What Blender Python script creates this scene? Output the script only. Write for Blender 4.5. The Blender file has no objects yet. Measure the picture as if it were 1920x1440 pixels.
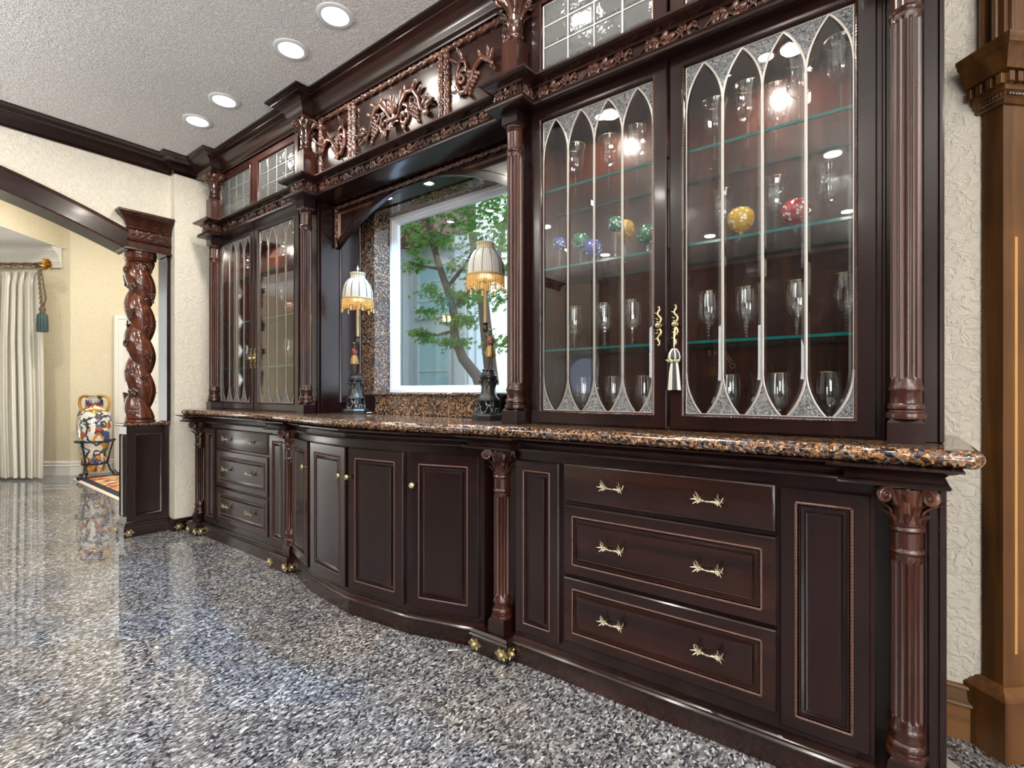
import bpy, bmesh, math, random
from math import sin, cos, pi, sqrt, atan2, radians, floor, hypot
from mathutils import Vector, Matrix
random.seed(7)
C = bpy.context.scene.collection
S = bpy.context.scene

# ------------------------------------------------------------------ camera, world, lights, exposure
H = 1.14
AZ = math.atan(1251/949.0)            # angle between the optical axis and the run of the cabinets
cam_d = bpy.data.cameras.new('camera'); cam = bpy.data.objects.new('camera', cam_d); C.objects.link(cam)
cam.location = (0, 0, H)
cam.rotation_euler = (pi/2, 0, pi/2-AZ)
cam_d.sensor_width = 36; cam_d.lens = 36*949/1920.0
cam_d.shift_y = 13/1920.0
cam_d.clip_start = 0.05
S.camera = cam
S.view_settings.view_transform = 'Standard'; S.view_settings.look = 'None'
S.view_settings.gamma = 1; S.view_settings.use_curve_mapping = False
S.view_settings.exposure = 0.35
w = bpy.data.worlds.new('sky'); S.world = w; w.use_nodes = True
bgn = w.node_tree.nodes['Background']; bgn.inputs[0].default_value = (.78, .89, 1, 1); bgn.inputs[1].default_value = 2.2
S.cycles.max_bounces = 10; S.cycles.transparent_max_bounces = 40
S.cycles.glossy_bounces = 5; S.cycles.transmission_bounces = 8; S.cycles.diffuse_bounces = 4
S.cycles.sample_clamp_indirect = 6; S.cycles.sample_clamp_direct = 0
S.cycles.caustics_reflective = False; S.cycles.caustics_refractive = False

def area(name, loc, size, energy, col=(1, 1, 1), rot=(0, 0, 0), shape='DISK', sy=None, spread=None):
    l = bpy.data.lights.new(name, 'AREA'); l.shape = shape; l.size = size
    if sy: l.size_y = sy
    l.energy = energy; l.color = col
    if spread: l.spread = spread
    o = bpy.data.objects.new(name, l); C.objects.link(o); o.location = loc; o.rotation_euler = rot
    return o
WARM = (1, .93, .82); DAY = (.80, .91, 1)
# daylight panels added to brighten room and hall; no windows stand behind them
area('daylight_fill', (2.2, -3.95, 1.7), 2.4, 150, (.95, .97, 1), (pi/2+.35, 0, 0), 'RECTANGLE', 2.0)
area('daylight_fill', (3.5, -1.2, 1.7), 2.6, 120, (1, .98, .95), (0, pi/2+.35, 0), 'RECTANGLE', 2.0)
area('daylight_fill', (-12.8, -1.4, 1.8), 3.4, 55, (.80, .89, 1), (0, -pi/2, 0), 'RECTANGLE', 2.2)
area('hall_fill_uplight', (-11.0, -1.4, .06), 2.6, 110, (1, .96, .88), (pi, 0, 0), 'RECTANGLE', 2.4)  # added upward fill in the hall, standing in for light bounced off its floor
# uplights in made-up bowl pendants out of view, added to brighten the ceiling
ADDED_BOWLS = ((1.35, -.9), (2.5, -.4), (-4.0, -1.6))
for bx, by in ADDED_BOWLS: area('added_bowl_uplight', (bx, by, 2.16), .5, 135, (1, .96, .90), (pi, 0, 0))
CANE, CANE2 = 7.0, 7.0

# ------------------------------------------------------------------ helpers
def F3(a, b, c): return Vector((a, b, c))
class MB:
    def __init__(s): s.v = []; s.f = []
    def add(s, vs, fs):
        n = len(s.v); s.v += [tuple(p) for p in vs]; s.f += [tuple(i+n for i in q) for q in fs]; return s
    def box(s, x0, x1, y0, y1, z0, z1, b=0):
        if b <= 0:
            P = [(x, y, z) for x in (x0, x1) for y in (y0, y1) for z in (z0, z1)]
            return s.add(P, [(0, 1, 3, 2), (4, 6, 7, 5), (0, 4, 5, 1), (2, 3, 7, 6), (0, 2, 6, 4), (1, 5, 7, 3)])
        b = min(b, (x1-x0)/2.01, (y1-y0)/2.01, (z1-z0)/2.01)
        lo = (x0, y0, z0); hi = (x1, y1, z1); vs = []; ix = {}
        for c in range(8):
            sg = [(c >> k) & 1 for k in range(3)]
            for ax in range(3):
                p = [(hi[k] if sg[k] else lo[k]) if k == ax else ((hi[k]-b) if sg[k] else (lo[k]+b)) for k in range(3)]
                ix[(c, ax)] = len(vs); vs.append(p)
        fs = []
        for ax in range(3):
            a, bb = [k for k in range(3) if k != ax]
            for sd in (0, 1):
                q = [(i, j) for i, j in ((0, 0), (1, 0), (1, 1), (0, 1))]
                fs.append(tuple(ix[((sd << ax) | (i << a) | (j << bb), ax)] for i, j in q))
            for i in (0, 1):
                for j in (0, 1):
                    c0 = (i << a) | (j << bb); c1 = c0 | (1 << ax)
                    fs.append((ix[(c0, a)], ix[(c1, a)], ix[(c1, bb)], ix[(c0, bb)]))
        for c in range(8): fs.append((ix[(c, 0)], ix[(c, 1)], ix[(c, 2)]))
        return s.add(vs, fs)
    def prism(s, poly, m, c0, c1, ch=0):
        n = len(poly)
        if ch:
            cx = sum(p[0] for p in poly)/n; cy = sum(p[1] for p in poly)/n
            def ins(p, k):
                d = hypot(p[0]-cx, p[1]-cy) or 1; return (p[0]-(p[0]-cx)/d*k, p[1]-(p[1]-cy)/d*k)
            sg = 1 if c1 > c0 else -1
            rings = [[m(*ins(p, ch), c0) for p in poly], [m(p[0], p[1], c0+sg*ch*.35) for p in poly], [m(p[0], p[1], c1) for p in poly]]
        else:
            rings = [[m(p[0], p[1], c0) for p in poly], [m(p[0], p[1], c1) for p in poly]]
        vs = [q for r in rings for q in r]; fs = [tuple(range(n)), tuple(range((len(rings)-1)*n, len(rings)*n))]
        for k in range(len(rings)-1):
            for i in range(n):
                j = (i+1) % n; fs.append((k*n+i, k*n+j, (k+1)*n+j, (k+1)*n+i))
        return s.add(vs, fs)
    def sweep(s, prof, path, closed=False, caps=True):
        """prof: closed list of (outward offset, z); path: (x, y); outward is to the right of travel"""
        n = len(path); m = len(prof); vs = []; fs = []
        def nrm(a, b):
            d = (b[0]-a[0], b[1]-a[1]); L = hypot(*d) or 1e-9; return (d[1]/L, -d[0]/L)
        for i, p in enumerate(path):
            if closed or 0 < i < n-1:
                n1 = nrm(path[i-1], p); n2 = nrm(p, path[(i+1) % n]); k = 1+n1[0]*n2[0]+n1[1]*n2[1]
                k = max(k, .15); o = ((n1[0]+n2[0])/k, (n1[1]+n2[1])/k)
            elif i == 0: o = nrm(p, path[1])
            else: o = nrm(path[-2], p)
            for a, z in prof: vs.append((p[0]+o[0]*a, p[1]+o[1]*a, z))
        for i in range(n if closed else n-1):
            j = (i+1) % n
            for k in range(m):
                l = (k+1) % m; fs.append((i*m+k, j*m+k, j*m+l, i*m+l))
        if caps and not closed: fs += [tuple(range(m)), tuple(range((n-1)*m, n*m))]
        return s.add(vs, fs)
    def lathe(s, prof, c=(0, 0, 0), seg=24, mod=None, cap=True):
        vs = []; fs = []; n = len(prof)
        for r, z in prof:
            for i in range(seg):
                a = 2*pi*i/seg; rr = r*(mod(a, z) if mod else 1)
                vs.append((c[0]+rr*cos(a), c[1]+rr*sin(a), c[2]+z))
        for k in range(n-1):
            for i in range(seg):
                j = (i+1) % seg; fs.append((k*seg+i, k*seg+j, (k+1)*seg+j, (k+1)*seg+i))
        if cap: fs += [tuple(range(seg)), tuple(range((n-1)*seg, n*seg))]
        return s.add(vs, fs)
    def _frames(s, pts, closed=False):
        P = [Vector(p) for p in pts]; n = len(P); T = []
        for i in range(n):
            a = P[i-1] if (i > 0 or closed) else P[i]; b = P[(i+1) % n] if (i < n-1 or closed) else P[i]
            t = (b-a); T.append(t.normalized() if t.length > 1e-9 else Vector((0, 0, 1)))
        up = Vector((0, -1, 0)) if abs(T[0].y) < .9 else Vector((0, 0, 1))
        N = []; x = (up-T[0]*up.dot(T[0])).normalized()
        for i in range(n):
            x = (x-T[i]*x.dot(T[i])); x = x.normalized() if x.length > 1e-6 else T[i].orthogonal().normalized()
            N.append(x)
        return P, T, N
    def tube(s, pts, r, seg=8, closed=False, flat=1.0):
        P, T, N = s._frames(pts, closed); n = len(P); vs = []; fs = []
        for i in range(n):
            rr = r[i] if isinstance(r, (list, tuple)) else r; B = T[i].cross(N[i])
            for k in range(seg):
                a = 2*pi*k/seg; vs.append(P[i]+(N[i]*cos(a)*flat+B*sin(a))*rr)
        for i in range(n if closed else n-1):
            j = (i+1) % n
            for k in range(seg):
                l = (k+1) % seg; fs.append((i*seg+k, j*seg+k, j*seg+l, i*seg+l))
        if not closed: fs += [tuple(range(seg)), tuple(range((n-1)*seg, n*seg))]
        return s.add(vs, fs)
    def rope(s, a, b, r, lobes=2, pitch=.02, amp=.28, seg=6, step=.004, knots=0):
        a = Vector(a); b = Vector(b); L = (b-a).length; t = (b-a)/L
        x = Vector((0, -1, 0)) if abs(t.y) < .9 else Vector((0, 0, 1)); x = (x-t*x.dot(t)).normalized(); y = t.cross(x)
        n = max(2, int(L/step)+1); vs = []; fs = []
        for i in range(n):
            q = L*i/(n-1)
            for k in range(seg):
                an = 2*pi*k/seg; rr = r*(1+amp*cos(lobes*(an)+2*pi*q/pitch))
                if knots: rr *= 1+.16*cos(2*pi*q/knots)
                vs.append(a+t*q+(x*cos(an)+y*sin(an))*rr)
        for i in range(n-1):
            for k in range(seg):
                l = (k+1) % seg; fs.append((i*seg+k, (i+1)*seg+k, (i+1)*seg+l, i*seg+l))
        fs += [tuple(range(seg)), tuple(range((n-1)*seg, n*seg))]
        return s.add(vs, fs)
    def sphere(s, c, r, sc=(1, 1, 1), u=8, v=5, ph=0):
        vs = [(c[0], c[1], c[2]+r*sc[2])]; fs = []
        for i in range(1, v):
            th = pi*i/v
            for k in range(u):
                a = 2*pi*k/u+ph; vs.append((c[0]+r*sc[0]*sin(th)*cos(a), c[1]+r*sc[1]*sin(th)*sin(a), c[2]+r*sc[2]*cos(th)))
        vs.append((c[0], c[1], c[2]-r*sc[2])); e = len(vs)-1
        for k in range(u):
            l = (k+1) % u; fs += [(0, 1+k, 1+l), (e, e-u+l, e-u+k)]
            for i in range(v-2): fs.append((1+i*u+k, 1+(i+1)*u+k, 1+(i+1)*u+l, 1+i*u+l))
        return s.add(vs, fs)
    def leaf(s, base, d, nrm, L, W, h=.3, curl=0, lobes=3, n=8):
        """raised leaf: ridge on the midrib, notched edge, tip curling along nrm"""
        base = Vector(base); d = Vector(d).normalized(); nrm = Vector(nrm).normalized(); side = d.cross(nrm).normalized()
        vs = []; fs = []
        for i in range(n+1):
            t = i/n; ww = W*.5*(sin(pi*min(1, t*.93+.07))**.7)*(1-.35*abs(sin(pi*lobes*t)))
            if i == n: ww = W*.02
            al = curl*t*t; cen = base+d*(L*t*(1-.25*abs(curl)*t))+nrm*(L*al)
            for j, q in enumerate((-1, -.55, 0, .55, 1)):
                hh = W*h*(1.0, .0, .0, .0, .0)[0]*((1-abs(q)**1.5)*.8+(.25 if j in (1, 3) else 0))*sin(pi*min(1, t*.85+.15))**.5
                vs.append(cen+side*(ww*q)+nrm*hh)
        for i in range(n):
            for j in range(4): fs.append((i*5+j, i*5+j+1, (i+1)*5+j+1, (i+1)*5+j))
        return s.add(vs, fs)
    def xf(s, M):
        s.v = [tuple(M @ Vector(p)) for p in s.v]; return s
    def merge(s, o, M=None):
        return s.add([tuple(M @ Vector(p)) for p in o.v] if M else o.v, o.f)
    def mesh(s, name, m, off=(0, 0, 0), smooth=35):
        me = bpy.data.meshes.new(name)
        me.from_pydata([(p[0]-off[0], p[1]-off[1], p[2]-off[2]) for p in s.v], [], s.f)
        bm = bmesh.new(); bm.from_mesh(me); bmesh.ops.recalc_face_normals(bm, faces=bm.faces); bm.to_mesh(me); bm.free()
        if m: me.materials.append(m)
        if smooth:
            me.shade_smooth(); me.set_sharp_from_angle(angle=radians(smooth))
        return me
ORI = {}
def obj(name, mb, m, parent=None, origin=None, local=False, smooth=35, label=None):
    """one mesh object; vertices are given in world coordinates unless local"""
    po = ORI.get(parent.name, Vector((0, 0, 0))) if parent else Vector((0, 0, 0))
    if local: off = (0, 0, 0); wo = po
    else:
        wo = Vector(origin) if origin is not None else (po if parent else Vector((0, 0, 0))); off = wo
    o = bpy.data.objects.new(name, mb.mesh(name, m, off, smooth)); C.objects.link(o)
    if parent: o.parent = parent; o.location = wo-po
    else: o.location = wo
    ORI[o.name] = wo
    if label: o['label'] = label
    return o
def tag(o, label=None, cat=None, group=None, kind=None):
    if label: o['label'] = label
    if cat: o['category'] = cat
    if group: o['group'] = group
    if kind: o['kind'] = kind
    return o
def thing(name, loc, label, cat, group=None, rz=0):
    o = bpy.data.objects.new(name, None); C.objects.link(o); o.location = loc; o.rotation_euler = (0, 0, rz)
    o.empty_display_size = .1; ORI[o.name] = Vector(loc); return tag(o, label, cat, group)
def dup(root, loc, rz=0, label=None, group=None, parent=None, sc=None):
    r = root.copy(); C.objects.link(r); r.location = loc; r.rotation_euler = (0, 0, rz)
    if sc: r.scale = sc
    if label: r['label'] = label
    if group: r['group'] = group
    if parent: r.parent = parent
    for ch in list(root.children):
        c = ch.copy(); C.objects.link(c); c.parent = r
        for g in list(ch.children):
            d = g.copy(); C.objects.link(d); d.parent = c
    return r
def struct(name, mb, m, parent=None, **k):
    o = obj(name, mb, m, parent, **k)
    if not parent: o['kind'] = 'structure'
    return o

# ------------------------------------------------------------------ materials
MATS = {}
def nodes(name):
    m = bpy.data.materials.new(name); m.use_nodes = True; nt = m.node_tree; MATS[name] = m
    return m, nt, nt.nodes['Principled BSDF']
def setp(b, **k):
    for a, v in k.items():
        n = {'col': 'Base Color', 'rough': 'Roughness', 'metal': 'Metallic', 'spec': 'Specular IOR Level', 'coat': 'Coat Weight',
             'coatr': 'Coat Roughness', 'ior': 'IOR', 'trans': 'Transmission Weight', 'sheen': 'Sheen Weight', 'em': 'Emission Color', 'ems': 'Emission Strength', 'sub': 'Subsurface Weight'}[a]
        b.inputs[n].default_value = (*v, 1) if n.endswith('Color') else v
def N(nt, t, **k):
    n = nt.nodes.new(t)
    for a, v in k.items():
        if hasattr(n, a): setattr(n, a, v)
    return n
def ramp(nt, fac, stops, interp='LINEAR'):
    r = nt.nodes.new('ShaderNodeValToRGB'); r.color_ramp.interpolation = interp
    e = r.color_ramp.elements
    while len(e) < len(stops): e.new(.5)
    for x, (p, c) in zip(e, stops): x.position = p; x.color = (*c, 1)
    nt.links.new(fac, r.inputs[0]); return r.outputs[0]
def coords(nt, scale=(1, 1, 1), rot=(0, 0, 0), world=True):
    mp = nt.nodes.new('ShaderNodeMapping'); mp.inputs['Scale'].default_value = scale; mp.inputs['Rotation'].default_value = rot
    if world: g = nt.nodes.new('ShaderNodeNewGeometry'); nt.links.new(g.outputs['Position'], mp.inputs[0])
    else: g = nt.nodes.new('ShaderNodeTexCoord'); nt.links.new(g.outputs['Object'], mp.inputs[0])
    return mp.outputs[0]
def noise(nt, vec, scale, detail=4, rough=.55, dist=0):
    n = nt.nodes.new('ShaderNodeTexNoise'); n.inputs['Scale'].default_value = scale; n.inputs['Detail'].default_value = detail
    n.inputs['Roughness'].default_value = rough; n.inputs['Distortion'].default_value = dist
    nt.links.new(vec, n.inputs['Vector']); return n.outputs['Fac']
def voro(nt, vec, scale, out='Color', feat='F1', rnd=1):
    n = nt.nodes.new('ShaderNodeTexVoronoi'); n.feature = feat; n.inputs['Scale'].default_value = scale
    n.inputs['Randomness'].default_value = rnd
    nt.links.new(vec, n.inputs['Vector']); return n.outputs[out]
def bump(nt, b, h, strength=.3, dist=.01):
    n = nt.nodes.new('ShaderNodeBump'); n.inputs['Strength'].default_value = strength; n.inputs['Distance'].default_value = dist
    nt.links.new(h, n.inputs['Height']); nt.links.new(n.outputs[0], b.inputs['Normal'])
def mix(nt, fac, a, b, mode='MIX'):
    n = nt.nodes.new('ShaderNodeMix'); n.data_type = 'RGBA'; n.blend_type = mode
    for s, v in ((0, fac), (6, a), (7, b)):
        if isinstance(v, (int, float)): n.inputs[s].default_value = v
        elif isinstance(v, tuple): n.inputs[s].default_value = (*v, 1)
        else: nt.links.new(v, n.inputs[s])
    return n.outputs[2]

def plain_(name, col, rough=.5):
    m, nt, b = nodes(name); setp(b, col=col, rough=rough); return m
def wood(name, dark, mid, light, axis='z', rough=.24, coat=.22, grain=1.0):
    m, nt, b = nodes(name)
    sc = {'z': (14, 14, .7), 'x': (.7, 14, 14), 'y': (14, .7, 14), 'n': (6, 6, 6)}[axis]
    v = coords(nt, sc)
    g = noise(nt, v, 1.3, 7, .55, .35)
    v2 = coords(nt, (1.2, 1.2, 1.2)); g2 = noise(nt, v2, 2.2, 3, .5)
    c1 = ramp(nt, g, [(.28, dark), (.5, mid), (.75, light)])
    c2 = ramp(nt, g2, [(.3, (.65, .65, .65)), (.75, (1.3, 1.25, 1.2))])
    nt.links.new(mix(nt, 1.0, c1, c2, 'MULTIPLY'), b.inputs['Base Color'])
    rr = ramp(nt, g, [(.3, (rough*.96,)*3), (.8, (rough*1.05,)*3)]); nt.links.new(rr, b.inputs['Roughness'])
    setp(b, coat=coat, coatr=.10, spec=.38)
    bump(nt, b, g, .012*grain, .0006)
    return m
WD = wood('mahogany', (.0070, .0026, .0026), (.0120, .0040, .0036), (.019, .0062, .0050), 'z')
WH = wood('mahogany_crosswise', (.0080, .0030, .0026), (.016, .0052, .0040), (.034, .0105, .0066), 'x')
WY = wood('mahogany_lengthwise', (.0080, .0030, .0026), (.016, .0052, .0040), (.034, .0105, .0066), 'y')
WR = wood('mahogany_red', (.018, .0050, .0032), (.034, .0088, .0050), (.060, .0160, .0080), 'z', .26)
WB = plain_('rope_bead', (.085, .036, .025), .30)
WC = wood('mahogany_carved', (.028, .0100, .0068), (.070, .025, .016), (.14, .056, .036), 'n', .22, .5)
WG = wood('walnut_golden', (.030, .011, .003), (.085, .034, .009), (.17, .075, .020), 'z', .30, .25)
WGH = wood('walnut_golden_crosswise', (.035, .015, .005), (.10, .045, .014), (.19, .09, .032), 'x', .30, .25)

def plaster(name, col, sc=55, st=.55, rough=.75, dist=.006):
    m, nt, b = nodes(name); v = coords(nt, (1, 1, 1))
    a = noise(nt, v, sc, 3, .55, 1.1); a2 = noise(nt, v, sc*.35, 2, .5, .5)
    r = ramp(nt, a, [(.40, (0, 0, 0)), (.56, (1, 1, 1))])
    h = mix(nt, .35, r, a2)
    bump(nt, b, h, st, dist)
    g = noise(nt, v, 1.1, 2)
    c = ramp(nt, g, [(.3, tuple(x*.93 for x in col)), (.7, col)])
    nt.links.new(mix(nt, 1.0, c, ramp(nt, a, [(.35, (.93, .92, .91)), (.55, (1, 1, 1))]), 'MULTIPLY'), b.inputs['Base Color'])
    setp(b, rough=rough, spec=.25); return m
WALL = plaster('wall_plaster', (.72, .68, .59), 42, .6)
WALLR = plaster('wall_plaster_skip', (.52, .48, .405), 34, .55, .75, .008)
CEIL = plaster('ceiling_texture', (.88, .87, .86), 60, .75, .8, .010)
CREAM = plaster('hall_plaster', (.74, .66, .48), 45, .4)
def plain(name, col, rough=.5, metal=0, **k):
    m, nt, b = nodes(name); setp(b, col=col, rough=rough, metal=metal, **k); return m
WHITE = plain('white_paint', (.80, .82, .84), .35)
TRIMW = plain('cream_paint', (.72, .70, .64), .45)
BRASS = plain('aged_brass', (.46, .385, .22), .34, 1)
PEWTER = plain('pale_brass', (.47, .42, .31), .36, 1)
LEAD = plain('lead_came', (.36, .34, .315), .42, .8)
BLACKM = plain('black_iron', (.018, .016, .016), .42, .5)
STEEL = plain('spot_chrome', (.75, .75, .75), .2, 1)
GOLD = plain('antique_gold', (.42, .23, .05), .35, .9)
BLACK = plain('black_plastic', (.01, .01, .01), .4)
def glow(name, col, st):
    m, nt, b = nodes(name); setp(b, col=(.9, .9, .9), em=col, ems=st); return m
LENS = glow('lamp_lens', (1, .97, .92), 9.0)
LENSC = glow('spot_lens', (.85, .95, 1), 14.0)
BULB = glow('bulb', (1, .80, .48), 22.0)
def glass(name, tint=(1, 1, 1), ior=1.5, rough=.0, bmp=None, base=.02):
    """clear sheet: transparent with a fresnel mirror on top"""
    m = bpy.data.materials.new(name); m.use_nodes = True; nt = m.node_tree; MATS[name] = m
    nt.nodes.remove(nt.nodes['Principled BSDF']); out = nt.nodes['Material Output']
    t = nt.nodes.new('ShaderNodeBsdfTransparent'); t.inputs[0].default_value = (*tint, 1)
    g = nt.nodes.new('ShaderNodeBsdfGlossy'); g.inputs['Roughness'].default_value = rough; g.inputs['Color'].default_value = (1, 1, 1, 1)
    f = nt.nodes.new('ShaderNodeFresnel'); ge = nt.nodes.new('ShaderNodeNewGeometry'); mr = nt.nodes.new('ShaderNodeMapRange')
    mr.inputs['To Min'].default_value = ior; mr.inputs['To Max'].default_value = 1/ior; nt.links.new(ge.outputs['Backfacing'], mr.inputs[0]); nt.links.new(mr.outputs[0], f.inputs['IOR'])
    mx = nt.nodes.new('ShaderNodeMixShader')
    nt.links.new(f.outputs[0], mx.inputs[0]); nt.links.new(t.outputs[0], mx.inputs[1]); nt.links.new(g.outputs[0], mx.inputs[2])
    nt.links.new(mx.outputs[0], out.inputs[0])
    if bmp:
        v = coords(nt); h = noise(nt, v, bmp[0], 3, .5, 1); bn = nt.nodes.new('ShaderNodeBump'); bn.inputs['Strength'].default_value = bmp[1]
        bn.inputs['Distance'].default_value = .004; nt.links.new(h, bn.inputs['Height'])
        nt.links.new(bn.outputs[0], g.inputs['Normal']); nt.links.new(bn.outputs[0], f.inputs['Normal'])
    return m
GL = glass('door_glass', (.97, .98, .98), 1.52, .0, (3.0, .02))
GLW = glass('window_glass', (.96, .985, 1), 1.5)
GLSH = glass('shelf_glass', (.93, .98, .97), 1.45)
GLE = plain('shelf_glass_edge', (.004, .085, .080), .10)
def texglass():
    m, nt, b = nodes('seedy_glass'); v = coords(nt)
    h = noise(nt, v, 90, 3, .6, 2.0)
    out = nt.nodes['Material Output']; t = nt.nodes.new('ShaderNodeBsdfTransparent'); t.inputs[0].default_value = (.85, .87, .88, 1)
    setp(b, col=(.42, .43, .44), rough=.10, spec=1.0); bump(nt, b, h, 1.0, .01)
    mx = nt.nodes.new('ShaderNodeMixShader'); k = ramp(nt, h, [(.42, (.10,)*3), (.62, (.75,)*3)])
    nt.links.new(k, mx.inputs[0]); nt.links.new(t.outputs[0], mx.inputs[1]); nt.links.new(b.outputs[0], mx.inputs[2]); nt.links.new(mx.outputs[0], out.inputs[0])
    return m
GLT = texglass()
def obscure():
    m, nt, b = nodes('obscure_glass'); v = coords(nt); h = noise(nt, v, 14, 3, .6, .6)
    out = nt.nodes['Material Output']; t = nt.nodes.new('ShaderNodeBsdfTransparent'); t.inputs[0].default_value = (.8, .83, .85, 1)
    setp(b, col=(.10, .105, .105), rough=.08, spec=1.0); bump(nt, b, h, .5, .01)
    mx = nt.nodes.new('ShaderNodeMixShader'); mx.inputs[0].default_value = .78
    nt.links.new(t.outputs[0], mx.inputs[1]); nt.links.new(b.outputs[0], mx.inputs[2]); nt.links.new(mx.outputs[0], out.inputs[0])
    return m
GLO = obscure()
CRY = glass('crystal', (.985, .985, .985), 1.55, .02)
def crystal():
    m = bpy.data.materials.new('crystal'); m.use_nodes = True; nt = m.node_tree; MATS['crystal'] = m
    nt.nodes.remove(nt.nodes['Principled BSDF']); out = nt.nodes['Material Output']
    g = nt.nodes.new('ShaderNodeBsdfGlossy'); g.inputs['Roughness'].default_value = .04; g.inputs['Color'].default_value = (1, 1, 1, 1)
    t = nt.nodes.new('ShaderNodeBsdfTransparent'); t.inputs[0].default_value = (.98, .985, .985, 1)
    lw = nt.nodes.new('ShaderNodeLayerWeight'); lw.inputs[0].default_value = .4
    k = ramp(nt, lw.outputs['Facing'], [(0, (.05,)*3), (.5, (.10,)*3), (.8, (.42,)*3), (1, (.95,)*3)])
    mx = nt.nodes.new('ShaderNodeMixShader'); nt.links.new(k, mx.inputs[0]); nt.links.new(t.outputs[0], mx.inputs[1]); nt.links.new(g.outputs[0], mx.inputs[2]); nt.links.new(mx.outputs[0], out.inputs[0]); return m
CRY = crystal()
def colored(name, col):
    m, nt, b = nodes(name); v = coords(nt, (1, 1, 1), world=False)
    c = voro(nt, v, 55, 'Distance', 'F1', .7); k = ramp(nt, c, [(.0, (.72, .74, .66)), (.30, col)], 'CONSTANT')
    nt.links.new(k, b.inputs['Base Color']); setp(b, rough=.08, spec=.8, coat=.5)
    out = nt.nodes['Material Output']; t = nt.nodes.new('ShaderNodeBsdfTransparent'); t.inputs[0].default_value = (*[min(1, x*2+.15) for x in col], 1)
    mx = nt.nodes.new('ShaderNodeMixShader'); mx.inputs[0].default_value = .72
    nt.links.new(t.outputs[0], mx.inputs[1]); nt.links.new(b.outputs[0], mx.inputs[2]); nt.links.new(mx.outputs[0], out.inputs[0]); return m
CG = {'green': colored('cut_green', (.01, .14, .07)), 'blue': colored('cut_blue', (.03, .05, .30)), 'amber': colored('cut_amber', (.55, .33, .03)), 'red': colored('cut_red', (.30, .02, .03))}

def granite_brown():
    m, nt, b = nodes('granite_brown'); v = coords(nt)
    c = voro(nt, v, 120, 'Color'); bw = nt.nodes.new('ShaderNodeSeparateColor'); nt.links.new(c, bw.inputs[0])
    a = ramp(nt, bw.outputs[0], [(0, (.012, .012, .016)), (.24, (.05, .022, .010)), (.40, (.13, .06, .026)), (.56, (.21, .11, .05)), (.74, (.32, .21, .13)), (.90, (.09, .10, .13))], 'CONSTANT')
    c2 = voro(nt, v, 260, 'Color'); s2 = nt.nodes.new('ShaderNodeSeparateColor'); nt.links.new(c2, s2.inputs[0])
    a2 = ramp(nt, s2.outputs[1], [(0, (.35, .33, .32)), (.3, (.9, .85, .8)), (.7, (1.25, 1.2, 1.15)), (.93, (2.0, 1.9, 1.8))], 'CONSTANT')
    nt.links.new(mix(nt, 1.0, a, a2, 'MULTIPLY'), b.inputs['Base Color']); setp(b, rough=.09, spec=.55); return m
GB = granite_brown()
def granite_floor():
    m, nt, b = nodes('granite_floor')
    g = nt.nodes.new('ShaderNodeNewGeometry'); oi = nt.nodes.new('ShaderNodeObjectInfo')
    ad = nt.nodes.new('ShaderNodeVectorMath'); ad.operation = 'MULTIPLY_ADD'
    nt.links.new(oi.outputs['Random'], ad.inputs[0]); ad.inputs[1].default_value = (37, 53, 11); nt.links.new(g.outputs['Position'], ad.inputs[2])
    mp = nt.nodes.new('ShaderNodeMapping'); mp.inputs['Scale'].default_value = (1, .55, 1); mp.inputs['Rotation'].default_value = (0, 0, .5); nt.links.new(ad.outputs[0], mp.inputs[0])
    n0 = nt.nodes.new('ShaderNodeTexNoise'); n0.inputs['Scale'].default_value = 40; nt.links.new(mp.outputs[0], n0.inputs['Vector'])
    vm = nt.nodes.new('ShaderNodeVectorMath'); vm.operation = 'MULTIPLY_ADD'; nt.links.new(n0.outputs['Color'], vm.inputs[0]); vm.inputs[1].default_value = (.02, .02, .0); nt.links.new(mp.outputs[0], vm.inputs[2])
    c = voro(nt, vm.outputs[0], 160, 'Color'); sp = nt.nodes.new('ShaderNodeSeparateColor'); nt.links.new(c, sp.inputs[0])
    a = ramp(nt, sp.outputs[0], [(0, (.022, .025, .032)), (.20, (.060, .063, .075)), (.38, (.125, .126, .133)), (.56, (.20, .199, .20)), (.74, (.30, .30, .30)), (.91, (.52, .53, .55))], 'CONSTANT')
    tint = ramp(nt, oi.outputs['Random'], [(0, (.93, .97, 1.04)), (.3, (1, 1, 1.01)), (.6, (1.05, 1.0, .96)), (.85, (.86, .85, .85)), (1, (.95, .98, 1.05))])
    big = noise(nt, g.outputs['Position'], 2.3, 3); bb = ramp(nt, big, [(.3, (.75, .75, .78)), (.7, (1.2, 1.18, 1.15))])
    nt.links.new(mix(nt, 1.0, mix(nt, 1.0, a, tint, 'MULTIPLY'), bb, 'MULTIPLY'), b.inputs['Base Color'])
    setp(b, rough=.03, spec=1.0); return m
GF = granite_floor()
GROUT = plain('grout', (.32, .30, .28), .8)

# ------------------------------------------------------------------ the room shell
CZ = 3.03
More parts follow.
